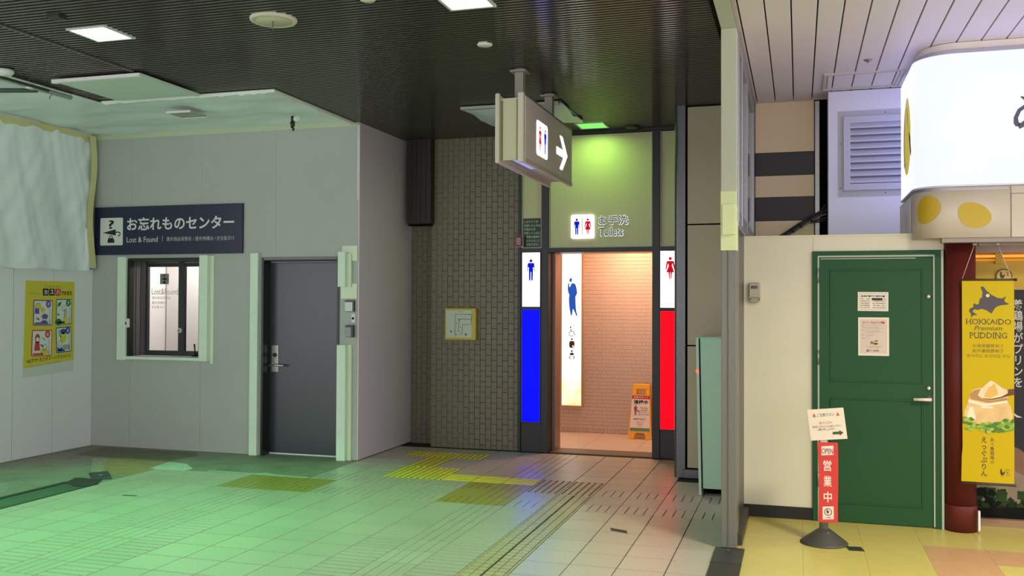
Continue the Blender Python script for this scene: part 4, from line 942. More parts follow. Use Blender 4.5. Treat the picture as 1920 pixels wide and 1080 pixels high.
def persons(c1, c2):
    def d_(ff, w_, h_, o):
        b = MB(); b.flat(ff, circ(w_ * .22, h_ * .74, .034, 14), .003); b.flat(ff, rr(w_ * .36, h_ * .50, w_ * .58, h_ * .72, .03), .003); b.build('drawing', PC['yel'], o, print_=True)
        b = MB(); b.flat(ff, [(.018, h_ * .46), (w_ * .30, h_ * .46), (w_ * .27, h_ * .66), (.018, h_ * .68)], .004); b.flat(ff, [(w_ * .36, .014), (w_ * .78, .014), (w_ * .72, h_ * .16), (w_ * .56, h_ * .22), (w_ * .40, h_ * .17)], .004); b.flat(ff, circ(w_ * .58, h_ * .36, .045, 12, .028), .004); b.build('drawing', PC[c1], o, print_=True)
        b = MB(); ring(b, ff, w_ * .58, h_ * .32, .03, .036, .005, n=14); ring(b, ff, w_ * .22, h_ * .74, .034, .039, .005, n=14); stroke(b, ff, [(w_ * .15, h_ * .30), (w_ * .3, h_ * .22)], .02, .005); tag(b.build('drawing_lines', PC['line'], o, print_=True), kind='stuff')
    return d_
def plant(ff, w_, h_, o):
    b = MB(); b.flat(ff, [(.015, h_ * .68), (w_ * .12, h_ * .84), (w_ * .36, h_ * .90), (w_ * .26, h_ * .74)], .003); b.flat(ff, circ(w_ * .15, h_ * .10, .05, 12, .038), .003); b.flat(ff, [(.015, h_ * .36), (w_ * .25, h_ * .36), (w_ * .12, h_ * .46)], .003); b.build('drawing', PC['green'], o, print_=True)
    b = MB(); b.flat(ff, [(w_ * .42, .02), (w_ * .72, .02), (w_ * .72, h_ * .28), (w_ * .42, h_ * .28)], .003); b.build('drawing', PC['yel'], o, print_=True)
    b = MB(); stroke(b, ff, [(w_ * .52, h_ * .28), (w_ * .52, h_ * .62)], .012, .003); stroke(b, ff, [(w_ * .62, h_ * .28), (w_ * .64, h_ * .58)], .012, .003); ring(b, ff, w_ * .5, h_ * .64, .03, .035, .003, n=12); tag(b.build('drawing_lines', PC['line'], o, print_=True), kind='stuff')
def girl(ff, w_, h_, o):
    b = MB(); b.flat(ff, [(w_ * .12, h_ * .22), (w_ * .42, h_ * .22), (w_ * .36, h_ * .56), (w_ * .18, h_ * .56)], .003); b.flat(ff, circ(w_ * .27, h_ * .68, .034, 12, .05), .003); b.build('drawing', PC['red'], o, print_=True)
    b = MB(); b.flat(ff, circ(w_ * .27, h_ * .64, .024, 12), .005); b.build('face', MP_W, o, print_=True)
    b = MB(); b.flat(ff, circ(w_ * .62, h_ * .16, .052, 12, .04), .003); b.build('drawing', PC['yel'], o, print_=True)
    b = MB(); stroke(b, ff, [(w_ * .42, h_ * .44), (w_ * .58, h_ * .36)], .018, .003); ring(b, ff, w_ * .62, h_ * .34, .03, .036, .003, n=12); stroke(b, ff, [(w_ * .5, h_ * .72), (w_ * .66, h_ * .6)], .01, .003); tag(b.build('drawing_lines', PC['line'], o, print_=True), kind='stuff')
def worker(ff, w_, h_, o):
    b = MB(); b.flat(ff, [(.016, .02), (w_ * .40, .02), (w_ * .36, h_ * .26), (w_ * .24, h_ * .16), (.016, h_ * .24)], .003); b.flat(ff, circ(w_ * .46, h_ * .82, .045, 12, .03, ), .003); b.build('drawing', PC['blue'], o, print_=True)
    b = MB(); b.flat(ff, circ(w_ * .46, h_ * .58, .048, 12, .058), .003); b.build('drawing', PC['yel'], o, print_=True)
    b = MB(); b.flat(ff, [(w_ * .40, .03), (w_ * .88, .03), (w_ * .86, h_ * .30), (w_ * .42, h_ * .30)], .0025); b.build('drawing', PC['grey'], o, print_=True)
    b = MB(); ring(b, ff, w_ * .24, h_ * .36, .026, .032, .003, n=12); stroke(b, ff, [(w_ * .2, h_ * .9), (w_ * .22, h_ * .7), (w_ * .32, h_ * .62)], .014, .003); tag(b.build('drawing_lines', PC['line'], o, print_=True), kind='stuff')
card(.125, .54, .395, .815, 'purple', -.012, 'か', persons('purple', 'yel'))
card(.445, .545, .675, .825, 'green', .0, 'す', plant)
card(.105, .215, .390, .495, 'red', -.02, 'は', girl)
card(.455, .235, .680, .515, 'blue', .035, 'ら', worker)
text('NGです! カスタマーハラスメント', f.at(.05, .147, 0, .055), 0, 0, .62, .042, .006, M_INK, t, 'bottom_line', bold=.012, res=2)
text('カスタマーハラスメントに対する基本方針は', f.at(.05, .098, 0, .07), 0, 0, .50, .014, .006, PC['line'], t, 'small_print', res=1)

# ------------------------------------------------------------------ floor fittings at the left
t = thing('floor_box_lid', (-6.2, 7.28, 0), 'dark metal lid lying at the end of the floor channel', 'lid')
mb = MB(); mb.prism(FL, [(-6.47, 7.44), (-6.37, 7.58), (-6.07, 7.28), (-6.22, 7.20)], 0, .012); mb.build('plate', mat('dark slate plate', (58, 68, 68), .5, noise_=(8, .3)), t)
mb = MB(); mb.lathe([(.02, .002), (.014, .006), (0, .006)], (-6.28, 7.38, .01), 10); mb.build('knob', M_ALU, t)
mb = MB(); mb.prism(FL, [(-6.37, 7.06), (-6.44, 7.24), (-6.14, 7.24), (-6.04, 7.06), (-6.04, 6.93), (-6.20, 6.93)], 0, .004); tag(mb.build('dark_floor_tape', mat('dark tape', (44, 56, 52), .6)), 'dark tape across the head of the left floor channel', 'tape')
mb = MB(); mb.prism(FL, [(-7.10, 8.22), (-6.92, 8.24), (-6.42, 7.56), (-6.50, 7.50)], 0, .003); tag(mb.build('glue_streak', mat('glue residue', (170, 166, 146), .6, noise_=(26, .5))), 'rough pale glue streak on the concrete near the left corner', 'residue')
for nm, pts, lab in (('floor_tape', [(-5.485, 6.70), (-5.36, 6.715), (-5.358, 6.738), (-5.483, 6.722)], 'short dark tape mark on the green lit tiles'),
                     ('floor_tape', [(-1.32, 6.83), (-1.19, 6.78), (-1.17, 6.70), (-1.30, 6.75)], 'small dark tape patch on the tiles in front of the restroom'),
                     ('floor_tape', [(.30, 6.80), (.40, 6.81), (.42, 6.70), (.32, 6.69)], 'small black tape patch beside the sign stand base')):
    mb = MB(); mb.prism(FL, pts, .0005, .002); tag(mb.build(nm, mat('worn black tape', (52, 48, 42), .6, noise_=(30, .4))), lab, 'tape')
# ------------------------------------------------------------------ beige panelled column block and striped wall behind the partition
YP = 9.03
wc = thing('wall_column', (-.8, YP, 0), kind='structure')
mb = MB(); mb.box(-1.03, -.44, YP + .012, 10.4, 0, 3.55); mb.build('core', M_DARK, wc)
for z0, z1 in ((.095, 1.240), (1.254, 2.388), (2.402, 3.512)):
    mb = MB(); mb.box(-1.008, -.44, YP, YP + .02, z0, z1); mb.build('metal_panel', M_BEIGE, wc)
mb = MB(); mb.prism(FL, [(-1.135, 10.05)] + [(-1.085 + .05 * cos(a), YP + .035 + .05 * sin(a)) for a in [pi + pi / 2 * k / 6 for k in range(7)]] + [(-1.028, YP - .015), (-1.028, 10.05)], 0, 3.53, smooth=False)
mb.build('corner_trim', M_STEEL, wc)
mb = MB(); mb.box(-1.04, -.44, YP - .04, YP + .01, 0, .085); mb.build('plinth', M_STEEL, wc, bevel=.004)
wst = thing('wall_striped', (-.1, YP, 2), kind='structure')
mb = MB(); mb.box(-.40, .30, YP + .012, YP + .2, 0, 3.55); mb.build('core', M_DARK, wst)
M_TAN = mat('tan metal panel', (236, 210, 164), .42)
for z0, z1, m in ((3.045, 3.512, M_TAN), (2.832, 3.043, M_CHAR), (2.632, 2.830, M_TAN), (2.414, 2.630, M_CHAR), (1.0, 2.412, M_TAN)):
    mb = MB(); mb.box(-.384, .136, YP - (.004 if m is M_TAN else 0), YP + .02, z0 + .001, z1 - .001); mb.build('stripe_panel', m, wst)
mb = MB(); mb.box(.142, .185, YP - .03, YP + .05, 1.0, 3.50); mb.build('edge_profile', M_ALU, wst, bevel=.004)
mb = MB(); mb.box(.19, .30, YP + .02, YP + .06, 1.0, 3.50); mb.build('dark_gap', M_CHAR, wst)
# ------------------------------------------------------------------ green grey cabinet
t = thing('fire_cabinet', (-.66, 8.55, 0), 'tall pale green metal cabinet with red lamp between the column and post', 'cabinet')
M_CAB = mat('pale green enamel', (180, 222, 192), .42)
T_ = .020
fc_ = Fr((-.800, 8.25, 0), (1, 0, 0), (-T_, 0, 1))
mb = MB(); mb.prism(fc_, [(.012, .055), (.36, .055), (.36, 1.345), (.012, 1.345)], -.66, 0); mb.build('body', M_CAB, t, bevel=.004)
mb = MB(); mb.prism(fc_, [(-.022, .0), (.002, .0), (.002, 1.352), (-.022, 1.352)], -.62, .012); mb.build('door_edge', mat('light mint enamel', (196, 226, 206), .4), t, bevel=.003)
mb = MB(); mb.prism(fc_, [(.0025, .06), (.0115, .06), (.0115, 1.33), (.0025, 1.33)], -.05, -.002); mb.build('gap', M_DARK, t)
mb = MB(); mb.prism(fc_, [(.03, .0), (.34, .0), (.34, .055), (.03, .055)], -.60, -.10); mb.build('plinth', M_DARK, t)
mb = MB(); mb.prism(fc_, [(.012, 1.3455), (.36, 1.3455), (.36, 1.353), (-.02, 1.353)], -.66, .01); mb.build('top', MATS['light mint enamel'], t)
mb = MB(); mb.lathe([(.012, 0), (.011, .010), (.0, .016)], fc_.p(-.015, 1.062, .012), 12, axis=fc_.n); mb.build('lamp', glow('red indicator lamp', (255, 60, 36), 5), t)
# ------------------------------------------------------------------ foreground post, partition and kerb
tp = thing('trim_1', (-.45, 6.53, 0), kind='structure')
mb = MB(); mb.box(-.498, -.398, 6.47, 6.62, .012, 2.02); mb.build('shaft', mat('post aluminium', (122, 120, 110), .45, metal=.5, noise_=(40, .15), nscale_axis=(6, 6, .3)), tp, bevel=.003)
mb = MB(); mb.box(-.458, -.452, 6.466, 6.472, .012, 2.0); mb.build('groove', mat('dark groove', (84, 82, 78), .5), tp)
M_WRAP = mat('pale sage post wrap', (186, 188, 162), .55); M_WRAP2 = mat('pale lime guard', (214, 222, 166), .6)
mb = MB(); mb.box(-.500, -.396, 6.465, 6.63, 2.30, 3.50); mb.build('upper_wrap', M_WRAP, tp, bevel=.004)
mb = MB(); mb.box(-.502, -.397, 6.460, 6.63, 2.0, 2.40); mb.build('tape_wrap', M_WRAP2, tp, bevel=.003)
mb = MB(); mb.prism(Fr((-.49, 6.46, 2.10)), [(0, 0), (.083, .006), (.085, .212), (.002, .208)], 0, .035); mb.build('foam_block', M_WRAP2, tp, bevel=.003)
mb = MB(); mb.box(-.500, -.396, 3.0, 6.63, 3.50, 3.56); mb.build('head_beam', M_WRAP, tp, bevel=.003)
mb = MB(); mb.box(-.535, -.345, 6.10, 6.48, 0, .012); mb.build('base_plate', M_STEEL, tp)
mb = MB(); mb.lathe([(.014, 0), (.012, .006), (0, .008)], (-.45, 6.40, .012), 10); mb.build('bolt', mat('rusty bolt', (96, 70, 54), .7), tp)
mb = MB(); mb.box(-.535, -.345, 3, 6.098, 0, .008); mb.build('dark_sill', mat('dark sill plate', (64, 62, 60), .45, metal=.4), tp)
wp = thing('window_2', (-.40, 7.8, 0), kind='structure')
for a, b in ((6.64, 7.02), (7.06, 7.72), (7.80, 8.92)):
    mb = MB(); mb.box(-.43, -.412, a, b, 2.28, 3.42); mb.build('glass_pane', mat('grey mirror pane', (150, 150, 152), .12, metal=.9), wp)
for a, b in ((6.60, 6.66), (7.00, 7.08), (7.70, 7.82), (8.90, 9.0)):
    mb = MB(); mb.box(-.445, -.388, a, b, 2.2, 3.5); mb.build('mullion', M_ALU, wp, bevel=.004)
for z0, z1 in ((2.17, 2.29), (3.40, 3.50)):
    mb = MB(); mb.box(-.44, -.392, 6.6, 9.0, z0, z1); mb.build('rail', M_ALU, wp, bevel=.004)
mb = MB(); mb.box(-.445, -.405, 6.62, 7.50, .02, 2.18); mb.build('lower_panel', mat('dark bronze panel', (60, 54, 48), .35), wp)
mb = MB(); mb.box(-.44, -.40, 6.63, 6.74, .02, 2.18); mb.build('side_profile', M_ALU, wp)
mb = MB(); mb.box(-.46, -.37, 6.6, 7.56, 0, .075); tag(mb.build('trim_2', mat('dark kerb', (58, 52, 46), .5)), kind='structure')
# ------------------------------------------------------------------ cream wall with the green door
YW = 7.55
wv = thing('wall_shop', (.3, YW, 0), kind='structure')
mb = MB(); mb.box(-.408, .104, YW, YW + .06, .093, 2.157); mb.build('wall_panel', M_WHITEW, wv)
mb = MB(); mb.box(.106, 1.03, YW, YW + .06, 2.046, 2.165); mb.build('wall_panel', M_WHITEW, wv)
mb = MB(); mb.box(-.408, 1.03, YW + .008, YW + .058, .1, 2.16); 
mb = MB(); mb.box(-.408, .82, YW - .006, YW + .07, 2.157, 2.170); mb.build('top_cap', M_WHITEW, wv)
mb = MB(); mb.box(-.418, -.406, YW - .004, YW + .07, .05, 2.165); mb.build('end_cap', mat('pinkish cap', (206, 190, 178), .5), wv)
mb = MB(); mb.box(.10, 1.10, YW + .10, YW + .14, 0, 2.1); mb.build('backing', M_DARK, wv)
mb = MB(); mb.box(-.41, .098, YW - .008, YW + .02, 0, .093); tag(mb.build('baseboard_shop', M_BASEB), kind='structure')
g = thing('door_2', (.55, YW, 0), kind='structure')
M_GD = mat('forest green door paint', (30, 78, 42), .5, spec=.3, noise_=(1.2, .05)); M_GL = mat('pale door seal', (172, 184, 166), .45)
mb = MB(); mb.box(.100, .138, YW - .02, YW + .08, 0, 2.042); mb.box(.960, 1.0, YW - .02, YW + .08, 0, 2.042); mb.box(.100, 1.0, YW - .02, YW + .08, 2.012, 2.044); mb.build('frame', M_GD, g, bevel=.002)
mb = MB(); mb.box(1.0, 1.016, YW - .024, YW + .05, 0, 2.042); mb.build('frame_edge', M_GL, g)
mb = MB(); mb.box(.138, .150, YW - .012, YW + .05, .01, 2.012); mb.box(.948, .960, YW - .012, YW + .05, .01, 2.012); mb.box(.138, .96, YW - .012, YW + .05, 1.998, 2.012); mb.build('seal', M_GL, g)
mb = MB(); mb.box(.152, .946, YW - .002, YW + .04, .006, 1.994); lf = mb.build('leaf', M_GD, g)
mb = MB(); mb.box(.16, .83, YW - .006, YW + .0, 1.984, 1.990); mb.build('top_strip', M_GL, g)
def moulding(x0, x1, z0, z1):
    b = MB(); w_ = .012
    f = FRONT(0, YW - .002, 0)
    for pts in ([(x0, z0), (x1, z0), (x1 - w_, z0 + w_), (x0 + w_, z0 + w_)], [(x1, z0), (x1, z1), (x1 - w_, z1 - w_), (x1 - w_, z0 + w_)], [(x1, z1), (x0, z1), (x0 + w_, z1 - w_), (x1 - w_, z1 - w_)], [(x0, z1), (x0, z0), (x0 + w_, z0 + w_), (x0 + w_, z1 - w_)]):
        b.prism(f, pts, 0, .006)
    return b.build('panel_moulding', M_GD, g, bevel=.002)
moulding(.226, .878, 1.055, 1.906); moulding(.226, .878, .14, .935)
for z in (1.86, 1.24, .32):
    mb = MB(); mb.tube([(.141, YW - .022, z - .055), (.141, YW - .022, z + .055)], .009, 8); mb.build('hinge', mat('grey hinge', (150, 152, 146), .35, metal=.6), g)
for z, nm in ((1.702, 'peephole_lock'), (1.026, 'deadlock')):
    mb = MB(); mb.lathe([(.020, 0), (.020, .006), (.012, .012), (.009, .014), (0, .014)], (.916, YW - .003, z), 18, axis=Vector((0, -1, 0))); mb.build(nm, mat('satin nickel', (196, 186, 170), .28, metal=.85), g)
mb = MB(); mb.lathe([(.026, 0), (.026, .008), (.012, .012), (.012, .045), (0, .045)], (.918, YW - .003, .945), 18, axis=Vector((0, -1, 0))); hd = mb.build('lever_rose', MATS['satin nickel'], g)
mb = MB(); mb.tube([(.930, YW - .048, .946), (.88, YW - .050, .945), (.808, YW - .046, .944)], [.013, .012, .011], 10); mb.build('lever', mat('white lever', (226, 214, 200), .35), hd)
def paper(x0, x1, z0, z1, ang, label):
    t = thing('paper_notice', ((x0 + x1) / 2, YW - .006, z0), label, 'notice'); f = Fr((x0, YW - .004, z0)).at(0, 0, 0, ang)
    b = MB(); b.prism(f, [(0, 0), (x1 - x0, 0), (x1 - x0, z1 - z0), (0, z1 - z0)], 0, .002); b.build('sheet', mat('cream paper', (232, 220, 200), .6), t)
    return t, f, x1 - x0, z1 - z0
t, f, w_, h_ = paper(.425, .640, 1.593, 1.736, -.008, 'small landscape notice with rows of black print on the green door')
mb = MB()
for a in ((.014, w_ - .014, .010, .0115), (.014, w_ - .014, h_ - .0115, h_ - .010), (.014, .0155, .010, h_ - .01), (w_ - .0155, w_ - .014, .010, h_ - .01)): mb.flat(f, [(a[0], a[2]), (a[1], a[2]), (a[1], a[3]), (a[0], a[3])], .003)
mb.build('print_border', mat('grey brown print', (150, 132, 110), .6), t, print_=True)
text('認定計量器使用機方書', f, .025, h_ - .038, w_ - .025, h_ - .024, .003, M_INK, t, 'title_line', bold=.03, res=2)
for k, (a, b_) in enumerate((('氏 名', '番'), ('事務所所在', '一般社団法人認定'), ('登録番号', '証 有効期限'), ('有効期間等', '令和 年'), ('代 表 者', '国土交通大臣登録'))):
    z = h_ - .056 - .0165 * k
    text(a, f, .022, z, .085, z + .009, .003, M_INK, t, 'text_line', res=1); text(b_, f, .105 if k else w_ - .035, z, w_ - .022, z + .009, .003, M_INK, t, 'text_line', res=1)
mb = MB(); mb.flat(f, [(.099, h_ - .062), (.174, h_ - .062), (.174, h_ - .045), (.099, h_ - .045)], .003); mb.build('black_bar', M_INK, t, print_=True)
t, f, w_, h_ = paper(.428, .645, 1.258, 1.545, 0, 'portrait job notice with pink heading on the green door')
mb = MB(); mb.prism(f, [(.014, .016), (w_ - .014, .016), (w_ - .014, h_ - .014), (.014, h_ - .014)], .002, .0025); mb.build('printed_area', mat('greyish pink paper', (214, 196, 180), .6), t)
text('パート・アルバイト募集', f, .03, h_ - .048, w_ - .03, h_ - .030, .004, mat('pink red print', (186, 40, 84), .6), t, 'title_line', bold=.03, res=2)
M_FAINT = mat('faint grey print', (150, 138, 126), .6)
for k, (z, n_) in enumerate(((.226, 16), (.210, 14), (.202, 20), (.186, 15), (.176, 17), (.168, 10), (.153, 9), (.145, 8), (.130, 4))):
    text('職種時給勤務地詳細は店頭まで'[:4] if k in (0, 1, 3, 6, 8) else '　', f, .026, z, .044, z + .006, .004, M_FAINT, t, 'text_label', res=1)
    text('あべのたまごの店で一緒に働きませんか楽しい'[:n_], f, .055, z, .055 + .0062 * n_, z + .006, .004, M_FAINT, t, 'text_line', res=1)
mb = MB(); mb.flat(f, circ(.122, .098, .018, 14, .014), .004); mb.flat(f, [(.088, .082), (.142, .082), (.142, .094), (.088, .094)], .004); mb.build('picture', mat('tan print', (206, 186, 110), .6), t, print_=True)
mb = MB(); mb.flat(f, circ(.096, .098, .010, 10), .005); mb.flat(f, [(.112, .112), (.138, .118), (.136, .108), (.118, .104)], .005); mb.build('picture', mat('dark olive print', (110, 112, 60), .6), t, print_=True)
text('〒060 札幌市中央区北', f, .05, .066, .165, .072, .004, M_FAINT, t, 'text_line', res=1); text('TEL 011 お電話', f, .075, .056, .145, .062, .004, M_FAINT, t, 'text_line', res=1)
mb = MB(); ring(mb, f, .068, .038, .005, .009, .004, n=14); mb.build('emblem', M_INK, t, print_=True)
text('あべ養鶏場', f, .082, .032, .146, .044, .004, mat('dark grey print', (84, 80, 72), .6), t, 'shop_name', res=2)
# thermostat like meter box on the cream wall
t = thing('wall_meter', (-.328, YW, 1.65), 'small grey beige meter box with dark display on the cream wall', 'meter')
M_MET = mat('grey beige plastic', (166, 158, 136), .45)
f = FRONT(-.376, YW, 1.65)
mb = MB(); mb.prism(f, [(.012, .012), (.03, .0), (.07, .0), (.093, .016), (.093, .145), (.083, .158), (.014, .158), (.003, .145), (.003, .024)], 0, .035); mb.build('body', M_MET, t, bevel=.005, seg=2)
mb = MB(); mb.prism(f, rr(.012, .05, .090, .150, .008), .035, .043); mb.build('front_cover', mat('pale beige plastic', (182, 174, 150), .4), t, bevel=.002)
mb = MB(); mb.prism(f, [(.022, .110), (.072, .110), (.072, .134), (.022, .134)], .043, .0445); mb.build('display', mat('dark olive display', (70, 66, 48), .2), t)
mb = MB(); mb.prism(f, [(.010, .046), (.088, .046), (.088, .053), (.010, .053)], .03, .047); mb.build('ledge', MATS['pale beige plastic'], t)
mb = MB(); mb.lathe([(.009, 0), (.006, .006), (0, .006)], f.p(.038, .010, .028), 10, axis=f.n); mb.build('knob', M_INK, t)
for u in (.02, .085):
    mb = MB(); mb.lathe([(.006, 0), (.005, .004), (0, .004)], f.p(u, .030, .035), 8, axis=f.n); mb.build('screw', mat('dull screw', (110, 104, 84), .4, metal=.5), t)
# ------------------------------------------------------------------ boxed duct with louvre
YV = 8.73
t = thing('louvre_duct_box', (.6, 8.9, 2.16), 'white boxed duct with slatted louvre under the shop ceiling', 'duct')
M_BX = mat('white painted board', (240, 238, 240), .5)
mb = MB(); mb.box(.252, 1.6, YV, 9.3, 1.2, 3.515); mb.build('box', M_BX, t)
mb = MB()
for a in ((.335, 1.0, 2.585, 2.66), (.335, 1.0, 3.262, 3.335), (.335, .40, 2.585, 3.335)): mb.box(a[0], a[1], YV - .006, YV, a[2], a[3])
mb.build('flange', mat('pale grey flange', (196, 192, 192), .45), t)
mb = MB()
for a in ((.375, .98, 2.635, 2.695), (.375, .98, 3.225, 3.285), (.375, .432, 2.635, 3.285)): mb.box(a[0], a[1], YV - .03, YV, a[2], a[3])
mb.build('louvre_frame', mat('pale metal louvre', (204, 202, 206), .4), t, bevel=.004)
mb = MB(); mb.box(.43, .98, YV - .002, YV + .0, 2.69, 3.23); mb.build('louvre_back', mat('grey louvre void', (132, 132, 138), .6), t)
for k in range(9):
    z = 2.70 + .0598 * k
    mb = MB(); mb.prism(Fr((.428, 0, 0), (0, 1, 0), (0, 0, 1)), [(YV - .003, z + .048), (YV - .003, z + .042), (YV - .030, z), (YV - .030, z + .014)], 0, .56); mb.build('louvre_blade', MATS['pale metal louvre'], t)
for x, z in ((.35, 3.05), (.35, 2.66), (.72, 2.612), (.72, 3.31)):
    mb = MB(); mb.lathe([(.006, 0), (.004, .003), (0, .003)], (x, YV - .006, z), 8, axis=Vector((0, -1, 0))); mb.build('screw', MATS['dull screw'], t)
# cables
t = thing('cable_bundle', (.07, 8.95, 2.28), 'bundle of dark cables slanting behind the cream wall under the striped panels', 'cables')
for k, (c, r_, dz) in enumerate((((54, 52, 50), .011, 0), ((120, 116, 108), .008, -.02), ((44, 42, 42), .009, .022))):
    mb = MB(); mb.tube([(-.22, 8.90 - .01 * k, 2.20 + dz), (-.11, 8.92, 2.275 + dz), (.08, 8.93, 2.40 + dz), (.19, 8.94, 2.46 + dz), (.238, 8.95, 2.50 + dz * 2)], r_, 8); mb.build('cable', mat('cable %s' % 'abc'[k], c, .5), t)
mb = MB(); mb.tube([(.09, 8.93, 2.385), (.16, 8.94, 2.405), (.24, 8.94, 2.425)], .007, 8); mb.tube([(.1, 8.93, 2.38), (.17, 8.94, 2.39), (.24, 8.94, 2.405)], .006, 8); mb.build('cable', MATS['cable a'], t)
for q in (.2, .42, .72):
    x = -.11 + .3 * q; z = 2.275 + .187 * q
    mb = MB(); mb.tube([(x - .006, 8.92, z - .004), (x + .006, 8.92, z + .004)], .024, 10); mb.build('cable_tie', M_INK, t)
t = thing('ceiling_sprinkler', (.514, 7.695, 3.49), 'small round metal sprinkler in the white board ceiling', 'sprinkler')
mb = MB(); mb.lathe([(.032, .01), (.030, .0), (.012, -.003), (.010, -.014), (0, -.016)], (.514, 7.695, 3.516), 16); mb.build('rose', mat('dull metal rose', (150, 138, 126), .35, metal=.6), t)
# ------------------------------------------------------------------ shop light box and fascia with rounded corner
def footprint(xl, yf, yb, r, xr, n=12):
    return [(xl, yb)] + [(xl + r - r * cos(a), yf + r - r * sin(a)) for a in [pi / 2 * k / n for k in range(n + 1)]] + [(xr, yf), (xr, yb)]
t = thing('shop_light_box', (1.6, 7.8, 2.49), 'large curved glowing white shop sign box at top right with brush lettering', 'sign')
G_SHOP = glow('shop sign lit acrylic', (208, 216, 255), 1.0, (.90, .94, 2.0))
mb = MB(); mb.prism(FL, footprint(.81, 7.30, 8.36, .26, 2.9), 2.492, 3.43, smooth=True); mb.build('lit_box', G_SHOP, t)
mb = MB(); mb.prism(FL, footprint(.84, 7.335, 8.34, .25, 2.9), 3.43, 3.47); mb.build('upper_channel', mat('grey channel', (176, 170, 172), .35, metal=.5), t)
mb = MB(); mb.prism(FL, footprint(.855, 7.35, 8.3, .25, 2.9), 3.47, 3.520); mb.build('ceiling_collar', M_BOARD, t)
mb = MB(); mb.prism(FL, footprint(.805, 7.295, 8.36, .265, 2.9), 2.482, 2.494); mb.build('bottom_lip', mat('white lip', (236, 236, 244), .4), t)
f = Fr((.808, 7.87, 2.945), (0, -1, 0), (0, 0, 1))
mb = MB(); mb.flat(f, [(.25 * sin(a) * (1 - .12 * cos(a)), .30 * cos(a)) for a in [2 * pi * k / 28 for k in range(28)]], .002); mb.build('yellow_egg', mat('yellow film', (236, 214, 20), .4, emit=.35), t, print_=True)
mb = MB(); stroke(mb, f, [(-.10, .24), (-.16, .10), (-.18, -.08), (-.14, -.22), (-.06, -.20)], [.01, .03, .02, .025, .01], .004); stroke(mb, f, [(.02, .22), (.06, .12), (.03, .05)], [.02, .025, .01], .004); mb.flat(f, [(.12, .02), (.24, -.04), (.30, -.16), (.27, -.20), (.2, -.12)], .004); stroke(mb, f, [(-.16, -.1), (-.2, -.22)], .02, .004); mb.build('brush_marks', mat('grey brush ink', (92, 92, 100), .5), t, print_=True)
f = FRONT(1.44, 7.298, 2.80)
mb = MB()
stroke(mb, f, [(.028, .095), (.014, .115), (.012, .15), (.034, .20), (.10, .25), (.18, .25), (.24, .20), (.25, .12), (.20, .05), (.14, .02)], [.036, .034, .028, .026, .024, .026, .03, .034, .03, .012], .002)
stroke(mb, f, [(.028, .082), (.05, .095), (.09, .13), (.15, .22), (.17, .30)], [.03, .034, .032, .028, .016], .002)
stroke(mb, f, [(.045, .295), (.075, .275), (.15, .285), (.21, .30)], [.01, .03, .028, .014], .002); stroke(mb, f, [(.10, .35), (.105, .25), (.10, .15), (.11, .06)], [.02, .03, .028, .02], .002)
mb.build('brush_lettering', MATS['grey brush ink'], t, print_=True)
t = thing('shop_fascia', (1.6, 7.8, 2.118), 'cream curved fascia with yellow egg spots under the shop sign', 'fascia')
M_FAS = mat('cream fascia board', (200, 188, 166), .45)
mb = MB(); mb.prism(FL, footprint(.805, 7.305, 8.40, .20, 1.418), 2.118, 2.455, smooth=True); mb.build('corner_section', M_FAS, t)
mb = MB(); mb.box(1.424, 2.9, 7.305, 7.6, 2.118, 2.42); mb.build('straight_section', M_FAS, t)
mb = MB(); mb.box(1.424, 2.9, 7.312, 7.6, 2.424, 2.475); mb.build('upper_section', M_FAS, t)
mb = MB(); mb.prism(FL, footprint(.83, 7.33, 8.36, .20, 2.9), 2.456, 2.482); mb.build('upper_channel', MATS['grey channel'], t)
mb = MB(); mb.box(.98, 2.9, 7.32, 7.42, 2.085, 2.118); mb.box(1.24, 2.9, 7.45, 7.48, 2.068, 2.085); mb.build('underside_track', mat('grey beige track', (150, 138, 126), .45), t)
def bent(pts):                                           # wrap a flat outline round the fascia corner
    out = []
    L0 = .20 * pi / 2
    for s_, z in pts:
        if s_ < L0: a = s_ / .20; out.append((.805 + .20 - .202 * cos(a), 7.505 - .202 * sin(a), z))
        else: out.append((1.005 + s_ - L0, 7.303, z))
    return out
def egg(cx, cz, rx, rz, rot):
    pts = []
    for k in range(32):
        a = 2 * pi * k / 32; x = rx * cos(a) * (1 + .14 * sin(a)); z = rz * sin(a)
        pts.append((cx + x * cos(rot) - z * sin(rot), cz + x * sin(rot) + z * cos(rot)))
    v = bent(pts); c_ = bent([(cx, cz)])[0]
    # fan in strips so the spot follows the curve
    b = MB(); rings = [bent([(cx + (p[0] - cx) * q, cz + (p[1] - cz) * q) for p in pts]) for q in (.0, .35, .7, 1.0)]
    allv = [p for r_ in rings for p in r_]
    b.add(allv, [(r_ * 32 + k, r_ * 32 + (k + 1) % 32, (r_ + 1) * 32 + (k + 1) % 32, (r_ + 1) * 32 + k) for r_ in range(3) for k in range(32)])
    return b.build('egg_spot', mat('egg yellow spot', (192, 160, 16), .4), t)
egg(.185, 2.322, .088, .105, -.45); egg(.495, 2.272, .112, .088, -.45)
f = Fr((.803, 7.95, 2.14), (0, -1, 0), (0, 0, 1))
mb = MB(); mb.prism(f, [(-.37, 0), (.36, 0), (.36, .30), (-.37, .30)], 0, .004); mb.build('side_board', mat('white side board', (226, 220, 214), .5), t)
mb = MB(); mb.flat(f, [(-.37, 0), (-.33, 0), (-.33, .30), (-.37, .30)], .005); mb.build('side_yellow_edge', mat('pale yellow film', (222, 196, 90), .5), t, print_=True)
